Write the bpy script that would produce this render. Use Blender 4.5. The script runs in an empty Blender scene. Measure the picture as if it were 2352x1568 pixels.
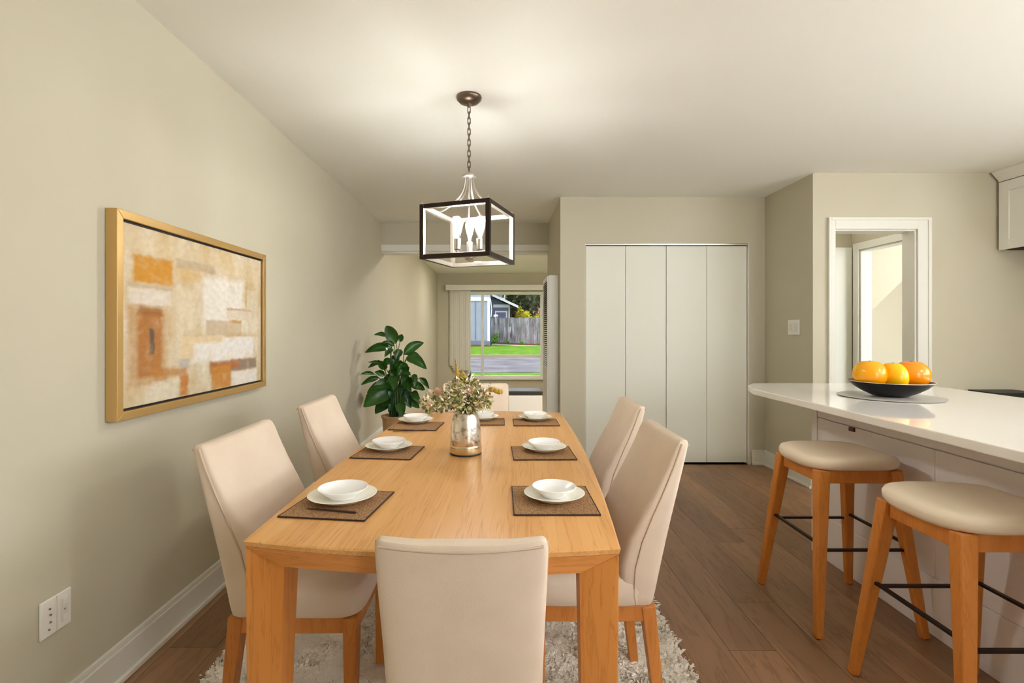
import bpy, bmesh, math, random
from mathutils import Vector, Matrix
random.seed(7)
R = math.radians
scene = bpy.context.scene
COL = scene.collection

# ------------------------------------------------------------------ camera
F = 1150.0            # focal length in pixels of the 2352 x 1568 frame
VX, VY = 1148.0, 757.0  # vanishing point of the depth direction
CH = 1.23             # camera height
cam_d = bpy.data.cameras.new('camera')
cam_d.sensor_width = 36.0
cam_d.lens = F / 2352.0 * 36.0
cam_d.shift_x = (1176.0 - VX) / 2352.0
cam_d.shift_y = (VY - 784.0) / 2352.0
cam_d.clip_start = 0.02
cam = bpy.data.objects.new('camera', cam_d)
COL.objects.link(cam)
cam.location = (0, 0, CH)
cam.rotation_euler = (R(90), 0, 0)
scene.camera = cam

# ------------------------------------------------------------------ world, sun, exposure
w = bpy.data.worlds.new('world'); scene.world = w
w.use_nodes = True
bg = w.node_tree.nodes['Background']
bg.inputs[0].default_value = (0.93, 0.96, 1.0, 1)
bg.inputs[1].default_value = 3.7
sd = bpy.data.lights.new('sun', 'SUN'); sd.energy = 3.2; sd.angle = R(1.0); sd.color = (1, 0.95, 0.86)
so = bpy.data.objects.new('sun', sd); COL.objects.link(so)
so.rotation_euler = (R(38), R(-30), R(0))
LAMP = 1.0            # common factor of the room's own and added lamps
scene.view_settings.view_transform = 'Standard'
scene.view_settings.look = 'None'
scene.view_settings.exposure = 1.34
scene.view_settings.gamma = 1.0
scene.view_settings.use_curve_mapping = False
cy = scene.cycles
cy.max_bounces = 6; cy.diffuse_bounces = 5; cy.glossy_bounces = 3; cy.transmission_bounces = 4; cy.transparent_max_bounces = 8
cy.use_light_tree = False
cy.caustics_reflective = False; cy.caustics_refractive = False

# ------------------------------------------------------------------ helpers
def at(px, py, d):
    """world point seen at a pixel of the photograph at distance d"""
    return Vector(((px - VX) * d / F, d, CH - (py - VY) * d / F))

class MB:
    def __init__(s): s.v = []; s.f = []; s.m = []
    def add(s, vs, fs, mi=0):
        o = len(s.v); s.v += [tuple(v) for v in vs]
        s.f += [tuple(i + o for i in f) for f in fs]; s.m += [mi] * len(fs)
        return s
    def box(s, x0, x1, y0, y1, z0, z1, mi=0, mat=None):
        vs = [Vector(p) for p in ((x0,y0,z0),(x1,y0,z0),(x1,y1,z0),(x0,y1,z0),(x0,y0,z1),(x1,y0,z1),(x1,y1,z1),(x0,y1,z1))]
        if mat is not None: vs = [mat @ p for p in vs]
        return s.add(vs, [(0,3,2,1),(4,5,6,7),(0,1,5,4),(1,2,6,5),(2,3,7,6),(3,0,4,7)], mi)
    def rings(s, rings, cap0=True, cap1=True, mi=0, closed=True):
        n = len(rings[0]); vs = [p for r in rings for p in r]; fs = []
        for i in range(len(rings) - 1):
            for j in range(n if closed else n - 1):
                k = (j + 1) % n
                fs.append((i*n+j, i*n+k, (i+1)*n+k, (i+1)*n+j))
        if cap0: fs.append(tuple(reversed(range(n))))
        if cap1: fs.append(tuple((len(rings)-1)*n + j for j in range(n)))
        return s.add(vs, fs, mi)
    def lathe(s, prof, n=32, c=(0,0,0), cap0=True, cap1=True, mi=0):
        return s.rings([[(c[0]+r*math.cos(2*math.pi*j/n), c[1]+r*math.sin(2*math.pi*j/n), c[2]+z) for j in range(n)] for r, z in prof], cap0, cap1, mi)
    def tube(s, pts, rad, n=8, mi=0, cap=True, closed=False):
        pts = [Vector(p) for p in pts]; rings = []; N = len(pts)
        up = None
        for i, p in enumerate(pts):
            if closed: t = pts[(i+1) % N] - pts[i-1]
            else: t = pts[min(i+1, N-1)] - pts[max(i-1, 0)]
            t.normalize()
            if up is None:
                up = Vector((0,0,1)) if abs(t.z) < 0.9 else Vector((1,0,0))
            a = t.cross(up); a.normalize(); b = a.cross(t); b.normalize(); up = b
            r = rad[i] if isinstance(rad, (list, tuple)) else rad
            rings.append([p + a*(r*math.cos(2*math.pi*j/n)) + b*(r*math.sin(2*math.pi*j/n)) for j in range(n)])
        if closed:
            rings.append(rings[0]); cap = False
        return s.rings(rings, cap, cap, mi)
    def bar(s, a, b, wa, ha, wb=None, hb=None, mi=0):
        """tapered square bar from a to b"""
        wb = wa if wb is None else wb; hb = ha if hb is None else hb
        a = Vector(a); b = Vector(b); t = (b-a).normalized()
        ref = Vector((1,0,0)) if abs(t.z) > 0.7 else Vector((0,0,1))
        u = (ref - t*ref.dot(t)).normalized(); v = t.cross(u)
        r0 = [a+u*sx*wa/2+v*sy*ha/2 for sx, sy in ((-1,-1),(1,-1),(1,1),(-1,1))]
        r1 = [b+u*sx*wb/2+v*sy*hb/2 for sx, sy in ((-1,-1),(1,-1),(1,1),(-1,1))]
        return s.rings([r0, r1], mi=mi)
    def prism(s, poly, z0, z1, mi=0):
        n = len(poly)
        return s.rings([[(x,y,z0) for x,y in poly],[(x,y,z1) for x,y in poly]], mi=mi)
    def mesh(s, name, mats):
        me = bpy.data.meshes.new(name)
        me.from_pydata(s.v, [], s.f)
        if not isinstance(mats, (list, tuple)): mats = [mats]
        for m in mats: me.materials.append(m)
        if len(mats) > 1: me.polygons.foreach_set('material_index', s.m)
        bm = bmesh.new(); bm.from_mesh(me)
        bmesh.ops.recalc_face_normals(bm, faces=bm.faces); bm.to_mesh(me); bm.free()
        return me
    def build(s, name, mats, parent=None, smooth=None, bevel=0, seg=2, loc=None):
        me = s.mesh(name, mats)
        return link(name, me, parent, smooth, bevel, seg, loc)

def link(name, me, parent=None, smooth=None, bevel=0, seg=2, loc=None):
    if smooth is not None and len(me.polygons):
        me.polygons.foreach_set('use_smooth', [True]*len(me.polygons))
        me.set_sharp_from_angle(angle=R(smooth))
    o = bpy.data.objects.new(name, me); COL.objects.link(o)
    if parent is not None: o.parent = parent
    if loc is not None: o.location = loc
    if bevel:
        md = o.modifiers.new('bevel', 'BEVEL'); md.width = bevel; md.segments = seg
        md.limit_method = 'ANGLE'; md.angle_limit = R(40)
    return o

def tag(o, label, cat, group=None, kind=None):
    o['label'] = label; o['category'] = cat
    if group: o['group'] = group
    if kind: o['kind'] = kind
    return o

def empty(name, loc=(0,0,0), rz=0):
    o = bpy.data.objects.new(name, None); COL.objects.link(o)
    o.empty_display_size = 0.1
    o.location = loc; o.rotation_euler = (0,0,rz)
    return o

def copy_tree(o, parent=None):
    c = o.copy(); COL.objects.link(c)
    c.parent = parent
    for ch in list(o.children):
        copy_tree(ch, c)
    return c

def rrect(hx, hy, n=28, e=5.0, cx=0, cy=0):
    """superellipse outline"""
    out = []
    for j in range(n):
        a = 2*math.pi*(j+0.5)/n
        c, s_ = math.cos(a), math.sin(a)
        out.append((cx+hx*math.copysign(abs(c)**(2/e), c), cy+hy*math.copysign(abs(s_)**(2/e), s_)))
    return out

# ------------------------------------------------------------------ materials
def srgb(r, g, b):
    f = lambda c: (c/255/12.92) if c/255 <= 0.04045 else ((c/255+0.055)/1.055)**2.4
    return (f(r), f(g), f(b), 1)

def mat(name, col, rough=0.5, metal=0.0, spec=0.5, bump=None, noise=None, emis=None, coat=0):
    m = bpy.data.materials.new(name); m.use_nodes = True
    nt = m.node_tree; b = nt.nodes['Principled BSDF']
    c = srgb(*col)
    b.inputs['Base Color'].default_value = c
    b.inputs['Roughness'].default_value = rough
    b.inputs['Metallic'].default_value = metal
    b.inputs['Specular IOR Level'].default_value = spec
    b.inputs['Coat Weight'].default_value = coat
    if noise or bump:
        tc = nt.nodes.new('ShaderNodeTexCoord')
    if noise:   # (scale, second colour, lo, hi)
        n = nt.nodes.new('ShaderNodeTexNoise'); n.inputs['Scale'].default_value = noise[0]; n.inputs['Detail'].default_value = 4
        nt.links.new(tc.outputs['Object'], n.inputs['Vector'])
        cr = nt.nodes.new('ShaderNodeValToRGB')
        cr.color_ramp.elements[0].position = noise[2]; cr.color_ramp.elements[1].position = noise[3]
        cr.color_ramp.elements[0].color = c; cr.color_ramp.elements[1].color = srgb(*noise[1])
        nt.links.new(n.outputs['Fac'], cr.inputs['Fac']); nt.links.new(cr.outputs['Color'], b.inputs['Base Color'])
    if bump:    # (scale, strength, distance)
        n2 = nt.nodes.new('ShaderNodeTexNoise'); n2.inputs['Scale'].default_value = bump[0]; n2.inputs['Detail'].default_value = 3
        nt.links.new(tc.outputs['Object'], n2.inputs['Vector'])
        bp = nt.nodes.new('ShaderNodeBump'); bp.inputs['Strength'].default_value = bump[1]; bp.inputs['Distance'].default_value = bump[2]
        nt.links.new(n2.outputs['Fac'], bp.inputs['Height']); nt.links.new(bp.outputs['Normal'], b.inputs['Normal'])
    if emis:
        b.inputs['Emission Color'].default_value = srgb(*emis[0]); b.inputs['Emission Strength'].default_value = emis[1]
    return m

def wood(name, c1, c2, c3, scale=(1,1,1), rough=0.4, rand=0.0, line=0.5, spec=0.4):
    """grain runs along the axis with the smallest scale"""
    m = bpy.data.materials.new(name); m.use_nodes = True
    nt = m.node_tree; N = nt.nodes; L = nt.links; b = N['Principled BSDF']
    b.inputs['Roughness'].default_value = rough; b.inputs['Specular IOR Level'].default_value = spec
    tc = N.new('ShaderNodeTexCoord'); mp = N.new('ShaderNodeMapping'); mp.inputs['Scale'].default_value = scale
    oi = N.new('ShaderNodeObjectInfo')
    L.new(tc.outputs['Object'], mp.inputs['Vector'])
    mul = N.new('ShaderNodeMath'); mul.operation = 'MULTIPLY'; mul.inputs[1].default_value = 37.0
    L.new(oi.outputs['Random'], mul.inputs[0])
    n1 = N.new('ShaderNodeTexNoise'); n1.noise_dimensions = '4D'; n1.inputs['Scale'].default_value = 1.0; n1.inputs['Detail'].default_value = 5; n1.inputs['Roughness'].default_value = 0.6
    n1.inputs['Distortion'].default_value = 0.25
    L.new(mp.outputs['Vector'], n1.inputs['Vector']); L.new(mul.outputs[0], n1.inputs['W'])
    n2 = N.new('ShaderNodeTexNoise'); n2.noise_dimensions = '4D'; n2.inputs['Scale'].default_value = 5.0; n2.inputs['Detail'].default_value = 6
    L.new(mp.outputs['Vector'], n2.inputs['Vector']); L.new(mul.outputs[0], n2.inputs['W'])
    cr = N.new('ShaderNodeValToRGB'); e = cr.color_ramp.elements
    e[0].position = 0.3; e[0].color = srgb(*c1); e[1].position = 0.72; e[1].color = srgb(*c2)
    L.new(n1.outputs['Fac'], cr.inputs['Fac'])
    # ring lines: sine of the low noise
    sn = N.new('ShaderNodeMath'); sn.operation = 'MULTIPLY'; sn.inputs[1].default_value = 60.0
    L.new(n1.outputs['Fac'], sn.inputs[0])
    si = N.new('ShaderNodeMath'); si.operation = 'SINE'; L.new(sn.outputs[0], si.inputs[0])
    mr = N.new('ShaderNodeMapRange'); mr.inputs[1].default_value = 0.55; mr.inputs[2].default_value = 1.0; mr.inputs[3].default_value = 0; mr.inputs[4].default_value = line
    L.new(si.outputs[0], mr.inputs[0])
    fm = N.new('ShaderNodeMath'); fm.operation = 'MULTIPLY'
    L.new(mr.outputs[0], fm.inputs[0]); L.new(n2.outputs['Fac'], fm.inputs[1])
    mx = N.new('ShaderNodeMixRGB'); mx.inputs[2].default_value = srgb(*c3)
    L.new(fm.outputs[0], mx.inputs[0]); L.new(cr.outputs['Color'], mx.inputs[1])
    out = mx.outputs[0]
    if rand:
        hs = N.new('ShaderNodeHueSaturation')
        mr2 = N.new('ShaderNodeMapRange'); mr2.inputs[3].default_value = 1-rand; mr2.inputs[4].default_value = 1+rand
        L.new(oi.outputs['Random'], mr2.inputs[0]); L.new(mr2.outputs[0], hs.inputs['Value'])
        L.new(out, hs.inputs['Color']); out = hs.outputs[0]
    L.new(out, b.inputs['Base Color'])
    bp = N.new('ShaderNodeBump'); bp.inputs['Strength'].default_value = 0.08; bp.inputs['Distance'].default_value = 0.002
    L.new(n2.outputs['Fac'], bp.inputs['Height']); L.new(bp.outputs['Normal'], b.inputs['Normal'])
    return m

M = {}
M['wall'] = mat('beige_wall_paint', (198, 193, 172), 0.85, bump=(180, 0.05, 0.001), noise=(1.3, (196, 189, 168), 0.35, 0.65), spec=0.2)
M['ceil'] = mat('ceiling_paint', (240, 241, 234), 0.9, spec=0.2, bump=(160, 0.05, 0.001))
M['white'] = mat('white_trim_paint', (224, 223, 213), 0.4, spec=0.4)
M['door'] = mat('door_paint', (226, 226, 213), 0.5, spec=0.35)
M['dark'] = mat('dark_gap', (26, 22, 20), 0.7)
M['plate_plastic'] = mat('white_plastic', (236, 234, 226), 0.35)
M['slot'] = mat('slot_grey', (120, 116, 108), 0.5)
M['plank'] = wood('oak_plank', (132, 98, 70), (160, 122, 90), (98, 68, 46), (9, 1.1, 9), 0.42, 0.16, 0.75)
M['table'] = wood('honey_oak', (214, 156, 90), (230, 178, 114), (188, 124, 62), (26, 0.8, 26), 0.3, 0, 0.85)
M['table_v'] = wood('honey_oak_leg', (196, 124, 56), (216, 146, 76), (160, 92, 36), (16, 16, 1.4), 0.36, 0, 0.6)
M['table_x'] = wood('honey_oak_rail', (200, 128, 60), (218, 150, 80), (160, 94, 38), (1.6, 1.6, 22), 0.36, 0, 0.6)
M['leg'] = wood('chair_leg_wood', (190, 116, 52), (210, 138, 68), (140, 78, 30), (20, 20, 2), 0.4, 0, 0.5)
M['stool_leg'] = wood('stool_leg_wood', (202, 124, 52), (220, 144, 68), (166, 96, 36), (20, 20, 2), 0.38, 0, 0.5)
M['fabric'] = mat('cream_upholstery', (224, 207, 188), 0.85, spec=0.2, bump=(420, 0.25, 0.0015), noise=(6, (217, 199, 180), 0.35, 0.65))
M['piping'] = mat('piping_cord', (206, 186, 164), 0.8, spec=0.2)
M['leather'] = mat('stool_seat_vinyl', (238, 222, 198), 0.5, spec=0.4, bump=(200, 0.06, 0.001))
M['rug'] = mat('shag_pile', (246, 240, 230), 0.95, spec=0.1, bump=(130, 0.9, 0.012), noise=(22, (236, 226, 212), 0.45, 0.75))
M['rug_tuft'] = mat('shag_tuft', (246, 239, 228), 0.95, spec=0.1)
M['gold'] = mat('gold_frame_paint', (206, 170, 108), 0.38, metal=0.55)
M['black'] = mat('black_paint', (18, 18, 20), 0.5)
M['china'] = mat('white_glaze', (248, 248, 248), 0.18, spec=0.5)
M['cream_china'] = mat('cream_glaze', (248, 244, 232), 0.22, spec=0.5)
M['mat'] = mat('woven_mat', (176, 138, 100), 0.85, spec=0.15, noise=(240, (120, 88, 58), 0.42, 0.66), bump=(210, 0.8, 0.004))
M['mat_edge'] = mat('mat_edge', (52, 32, 24), 0.8)
M['cutlery'] = mat('dark_walnut_utensil', (58, 26, 16), 0.4)
M['silver'] = mat('hammered_silver', (226, 220, 208), 0.24, metal=0.85, noise=(42, (150, 128, 104), 0.52, 0.72), bump=(60, 0.35, 0.003))
M['pale_gold'] = mat('pale_gold_band', (214, 198, 160), 0.22, metal=0.8)
M['bronze'] = mat('dark_bronze', (46, 34, 30), 0.35, metal=0.6)
M['canopy_metal'] = mat('aged_bronze', (118, 102, 88), 0.32, metal=0.9)
M['nickel'] = mat('brushed_nickel', (196, 190, 182), 0.3, metal=0.9)
M['bulb'] = mat('bulb_glow', (255, 250, 240), 0.3, emis=((255, 251, 244), 112.0*LAMP))
M['lamp'] = mat('fill_diffuser', (255, 250, 240), 0.4, emis=((255, 250, 244), 50.0*LAMP))  # glow of the unseen lamp added over the kitchen
M['fill_hall'] = mat('hall_fill_diffuser', (255, 250, 240), 0.4, emis=((255, 250, 244), 10.0*LAMP))  # shared by the unseen lamps added in the hall and by the stairs
M['lamp_recess'] = mat('recessed_diffuser', (255, 250, 240), 0.4, emis=((255, 248, 240), 130.0*LAMP))
M['fill_living'] = mat('living_fill_diffuser', (255, 250, 240), 0.4, emis=((255, 250, 244), 85.0*LAMP))  # glow of the hidden lamp added to brighten the living room
M['leaf'] = mat('dark_green_leaf', (48, 98, 22), 0.3, spec=0.5, noise=(9, (22, 62, 14), 0.35, 0.7))
M['leaf_blue'] = mat('blue_green_leaf', (44, 104, 72), 0.35, noise=(9, (24, 66, 40), 0.35, 0.7))
M['stem'] = mat('plant_stem', (62, 96, 44), 0.5)
M['pot'] = wood('pot_wood', (178, 138, 98), (200, 160, 118), (140, 100, 66), (14, 14, 2), 0.5)
M['soil'] = mat('soil', (52, 36, 26), 0.95)
M['quartz'] = mat('white_quartz', (244, 240, 234), 0.07, spec=0.5, coat=0.3)
M['island'] = mat('island_paint', (242, 238, 238), 0.4)
M['bowl'] = mat('black_lacquer', (10, 9, 14), 0.3, spec=0.3)
M['bowl_in'] = mat('bowl_pale_rim', (226, 214, 190), 0.3)
M['fruit1'] = mat('orange_peel', (248, 176, 8), 0.25, noise=(5, (240, 150, 6), 0.4, 0.7), bump=(90, 0.1, 0.002))
M['fruit2'] = mat('yellow_peel', (252, 190, 4), 0.25, bump=(90, 0.1, 0.002))
M['fruit3'] = mat('deep_orange_peel', (246, 142, 14), 0.18, bump=(90, 0.1, 0.002))
M['disc'] = mat('grey_disc', (190, 184, 176), 0.3)
M['metal_black'] = mat('black_iron', (40, 28, 24), 0.4, metal=0.5)
M['appliance'] = mat('appliance_dark', (62, 60, 60), 0.35)
M['pull'] = mat('brown_pull', (92, 48, 40), 0.4)
M['furnace'] = mat('furnace_enamel', (226, 226, 218), 0.4)
M['carpet'] = mat('living_carpet', (188, 172, 148), 0.95, spec=0.1, bump=(200, 0.4, 0.004))
M['blind'] = mat('vinyl_blind', (226, 224, 214), 0.6)
# exterior
M['siding'] = mat('blue_grey_siding', (152, 160, 182), 0.8, noise=(2, (144, 152, 174), 0.3, 0.7))
M['siding2'] = mat('dark_blue_siding', (112, 120, 140), 0.8)
M['ext_white'] = mat('exterior_white_trim', (240, 240, 240), 0.6)
M['roof'] = mat('roof_shingle', (74, 66, 62), 0.9)
M['fence'] = wood('weathered_board', (84, 72, 76), (196, 194, 204), (60, 48, 52), (7, 7, 1.6), 0.9, 0.35, 0.8, 0.1)
M['lawn'] = mat('lawn_grass', (86, 130, 32), 0.9, spec=0.1, noise=(2.2, (116, 158, 44), 0.35, 0.7))
M['mulch'] = mat('red_mulch', (120, 62, 46), 0.95, noise=(6, (84, 42, 34), 0.4, 0.7))
M['asphalt'] = mat('asphalt', (126, 124, 132), 0.9, noise=(0.9, (98, 96, 104), 0.4, 0.65))
M['curb'] = mat('concrete_curb', (206, 200, 190), 0.9)
M['shrub'] = mat('shrub_leaf', (112, 176, 54), 0.7)
M['tree_d'] = mat('tree_dark_leaf', (66, 82, 44), 0.8)
M['tree_y'] = mat('tree_yellow_leaf', (196, 190, 50), 0.8)
M['tree_p'] = mat('tree_russet_leaf', (168, 136, 108), 0.8)
M['trunk'] = mat('tree_bark', (82, 64, 50), 0.9)
M['dark_glass'] = mat('dark_window_pane', (52, 58, 70), 0.2)  # even dark colour of the house window pane
# flowers
M['fl_green'] = mat('filler_green', (184, 188, 104), 0.7)
M['fl_dark'] = mat('filler_dark_green', (98, 112, 60), 0.7)
M['fl_cream'] = mat('filler_cream', (252, 246, 226), 0.8)
M['fl_pink'] = mat('filler_blush', (230, 198, 174), 0.8)
M['fl_yellow'] = mat('flower_mustard', (190, 158, 66), 0.7)
M['fl_black'] = mat('flower_dark_bud', (38, 34, 30), 0.6)
M['fl_white'] = mat('flower_white', (244, 236, 226), 0.8)

def glass_mat(name, tint=(1,1,1), refl=0.08):
    m = bpy.data.materials.new(name); m.use_nodes = True
    nt = m.node_tree; N = nt.nodes; N.clear()
    o = N.new('ShaderNodeOutputMaterial'); mx = N.new('ShaderNodeMixShader')
    t = N.new('ShaderNodeBsdfTransparent'); t.inputs[0].default_value = (*tint, 1)
    g = N.new('ShaderNodeBsdfGlossy'); g.inputs['Roughness'].default_value = 0.02
    mx.inputs[0].default_value = refl
    nt.links.new(t.outputs[0], mx.inputs[1]); nt.links.new(g.outputs[0], mx.inputs[2]); nt.links.new(mx.outputs[0], o.inputs[0])
    return m
M['glass'] = glass_mat('window_glass', (0.46, 0.463, 0.463), 0.008)
M['bulb_glass'] = glass_mat('bulb_clear_glass', (0.95, 0.97, 1.0), 0.12)

# painting: layered soft rectangles
def painting_mat():
    m = bpy.data.materials.new('abstract_painting'); m.use_nodes = True
    nt = m.node_tree; N = nt.nodes; L = nt.links; b = N['Principled BSDF']; b.inputs['Roughness'].default_value = 0.6
    b.inputs['Specular IOR Level'].default_value = 0.2
    uv = N.new('ShaderNodeTexCoord')
    # distort coordinates a little so that edges look brushed
    n = N.new('ShaderNodeTexNoise'); n.inputs['Scale'].default_value = 26; n.inputs['Detail'].default_value = 5
    L.new(uv.outputs['UV'], n.inputs['Vector'])
    sub = N.new('ShaderNodeVectorMath'); sub.operation = 'SUBTRACT'; sub.inputs[1].default_value = (0.5, 0.5, 0.5)
    L.new(n.outputs['Color'], sub.inputs[0])
    sc = N.new('ShaderNodeVectorMath'); sc.operation = 'SCALE'; sc.inputs['Scale'].default_value = 0.028
    L.new(sub.outputs[0], sc.inputs[0])
    ad = N.new('ShaderNodeVectorMath'); ad.operation = 'ADD'
    L.new(uv.outputs['UV'], ad.inputs[0]); L.new(sc.outputs[0], ad.inputs[1])
    # background wash
    mp = N.new('ShaderNodeMapping'); mp.inputs['Scale'].default_value = (5, 1.6, 1)
    L.new(uv.outputs['UV'], mp.inputs['Vector'])
    n2 = N.new('ShaderNodeTexNoise'); n2.inputs['Scale'].default_value = 2.2; n2.inputs['Detail'].default_value = 6
    L.new(mp.outputs[0], n2.inputs['Vector'])
    cr = N.new('ShaderNodeValToRGB'); e = cr.color_ramp.elements
    e[0].position = 0.32; e[0].color = srgb(206, 180, 134); e[1].position = 0.66; e[1].color = srgb(230, 220, 198)
    L.new(n2.outputs['Fac'], cr.inputs['Fac'])
    cur = cr.outputs['Color']
    mp3 = N.new('ShaderNodeMapping'); mp3.inputs['Scale'].default_value = (9, 6, 1)
    L.new(uv.outputs['UV'], mp3.inputs['Vector'])
    n3 = N.new('ShaderNodeTexNoise'); n3.inputs['Scale'].default_value = 2.0; n3.inputs['Detail'].default_value = 8
    L.new(mp3.outputs[0], n3.inputs['Vector'])
    rects = [  # u0, u1, v0, v1 (v up), colour, alpha, softness
        (0.00, 1.00, 0.80, 1.00, (222, 200, 160), 0.7, 0.12),
        (0.03, 0.30, 0.60, 0.87, (214, 192, 158), 0.6, 0.04),
        (0.05, 0.27, 0.685, 0.845, (208, 146, 40), 0.95, 0.014),
        (0.02, 0.27, 0.655, 0.685, (196, 178, 150), 0.8, 0.008),
        (0.03, 0.26, 0.565, 0.66, (228, 218, 204), 0.9, 0.012),
        (0.29, 0.56, 0.80, 0.87, (186, 168, 142), 0.7, 0.012),
        (0.29, 0.50, 0.72, 0.82, (218, 186, 130), 0.8, 0.03),
        (0.52, 0.56, 0.68, 0.85, (190, 172, 146), 0.6, 0.01),
        (0.46, 0.82, 0.46, 0.80, (240, 235, 226), 0.85, 0.03),
        (0.30, 0.44, 0.40, 0.70, (228, 214, 184), 0.8, 0.03),
        (0.02, 0.24, 0.10, 0.56, (196, 158, 112), 0.8, 0.02),
        (0.07, 0.21, 0.15, 0.54, (178, 118, 58), 0.9, 0.016),
        (0.07, 0.21, 0.50, 0.56, (150, 96, 52), 0.6, 0.02),
        (0.135, 0.165, 0.28, 0.43, (92, 88, 84), 0.85, 0.008),
        (0.15, 0.36, 0.13, 0.20, (190, 132, 66), 0.8, 0.02),
        (0.31, 0.37, 0.00, 0.14, (198, 124, 40), 0.9, 0.015),
        (0.15, 0.30, 0.00, 0.12, (226, 216, 192), 0.9, 0.012),
        (0.30, 0.38, 0.18, 0.25, (190, 182, 174), 0.8, 0.015),
        (0.49, 0.80, 0.37, 0.49, (206, 186, 158), 0.9, 0.01),
        (0.68, 0.80, 0.47, 0.50, (204, 154, 86), 0.9, 0.01),
        (0.66, 0.90, 0.50, 0.58, (222, 208, 184), 0.9, 0.01),
        (0.66, 0.90, 0.565, 0.585, (186, 148, 100), 0.7, 0.008),
        (0.83, 0.97, 0.58, 0.74, (220, 208, 182), 0.8, 0.012),
        (0.83, 0.855, 0.60, 0.76, (204, 172, 120), 0.8, 0.008),
        (0.66, 1.00, 0.36, 0.40, (206, 170, 110), 0.55, 0.02),
        (0.31, 0.64, 0.24, 0.385, (230, 208, 168), 0.95, 0.01),
        (0.40, 0.92, 0.20, 0.34, (240, 235, 228), 0.92, 0.016),
        (0.62, 0.92, 0.27, 0.37, (238, 234, 228), 0.9, 0.012),
        (0.52, 0.95, 0.11, 0.20, (140, 120, 106), 0.85, 0.012),
        (0.52, 0.78, 0.13, 0.20, (188, 104, 34), 0.75, 0.025),
        (0.53, 0.70, 0.00, 0.17, (200, 138, 62), 0.95, 0.014),
        (0.70, 0.96, 0.00, 0.11, (238, 232, 222), 0.9, 0.012),
        (0.95, 1.00, 0.00, 0.60, (214, 194, 158), 0.5, 0.03),
    ]
    for (u0, u1, v0, v1, c, a, so_) in rects:
        s1 = N.new('ShaderNodeVectorMath'); s1.operation = 'SUBTRACT'; s1.inputs[1].default_value = ((u0+u1)/2, (v0+v1)/2, 0)
        L.new(ad.outputs[0], s1.inputs[0])
        ab = N.new('ShaderNodeVectorMath'); ab.operation = 'ABSOLUTE'; L.new(s1.outputs[0], ab.inputs[0])
        s2 = N.new('ShaderNodeVectorMath'); s2.operation = 'SUBTRACT'; s2.inputs[1].default_value = ((u1-u0)/2, (v1-v0)/2, 9)
        L.new(ab.outputs[0], s2.inputs[0])
        sp = N.new('ShaderNodeSeparateXYZ'); L.new(s2.outputs[0], sp.inputs[0])
        mxn = N.new('ShaderNodeMath'); mxn.operation = 'MAXIMUM'; L.new(sp.outputs[0], mxn.inputs[0]); L.new(sp.outputs[1], mxn.inputs[1])
        mr = N.new('ShaderNodeMapRange'); mr.inputs[1].default_value = so_*0.5; mr.inputs[2].default_value = -so_
        mr.inputs[3].default_value = 0; mr.inputs[4].default_value = a
        L.new(mxn.outputs[0], mr.inputs[0])
        ml = N.new('ShaderNodeMath'); ml.operation = 'MULTIPLY'
        mr2 = N.new('ShaderNodeMapRange'); mr2.inputs[1].default_value = 0.25; mr2.inputs[2].default_value = 0.5; mr2.inputs[3].default_value = 0.55; mr2.inputs[4].default_value = 1
        L.new(n3.outputs['Fac'], mr2.inputs[0]); L.new(mr.outputs[0], ml.inputs[0]); L.new(mr2.outputs[0], ml.inputs[1])
        mix = N.new('ShaderNodeMixRGB'); mix.inputs[2].default_value = srgb(*c)
        L.new(ml.outputs[0], mix.inputs[0]); L.new(cur, mix.inputs[1]); cur = mix.outputs[0]
    # fine mottling
    n4 = N.new('ShaderNodeTexNoise'); n4.inputs['Scale'].default_value = 30; n4.inputs['Detail'].default_value = 6
    L.new(uv.outputs['UV'], n4.inputs['Vector'])
    mr4 = N.new('ShaderNodeMapRange'); mr4.inputs[1].default_value = 0.3; mr4.inputs[2].default_value = 0.7; mr4.inputs[3].default_value = 0.80; mr4.inputs[4].default_value = 0.95
    L.new(n4.outputs['Fac'], mr4.inputs[0])
    hs = N.new('ShaderNodeHueSaturation'); L.new(cur, hs.inputs['Color']); L.new(mr4.outputs[0], hs.inputs['Value'])
    L.new(hs.outputs[0], b.inputs['Base Color'])
    bp = N.new('ShaderNodeBump'); bp.inputs['Strength'].default_value = 0.08; bp.inputs['Distance'].default_value = 0.002
    L.new(n4.outputs['Fac'], bp.inputs['Height']); L.new(bp.outputs[0], b.inputs['Normal'])
    return m
M['painting'] = painting_mat()

# ------------------------------------------------------------------ room shell
XL = -1.34      # left wall
DC = 4.57       # closet wall
DH = 5.68       # header
DW = 10.80      # window wall
XN = 0.553      # wall return beside the closet
XA = 2.42       # side wall between closet and doorway
DD = 3.87       # doorway wall
XK = 4.20       # kitchen wall
ZC = 2.44       # ceiling
Y0 = -1.5       # open end of the room behind the camera
ZL = -0.15      # living room floor is one step down

def struct(name, mb, m, label, cat, parent=None, **k):
    o = mb.build(name, m, parent, **k)
    o['kind'] = 'structure'
    if parent is None: o['label'] = label; o['category'] = cat
    return o

fl = struct('floor', MB().box(XL-0.1, XK+0.8, Y0, DH+0.12, -0.2, -0.006), M['dark'], 'brown oak plank floor of the dining room and kitchen', 'floor')
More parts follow.
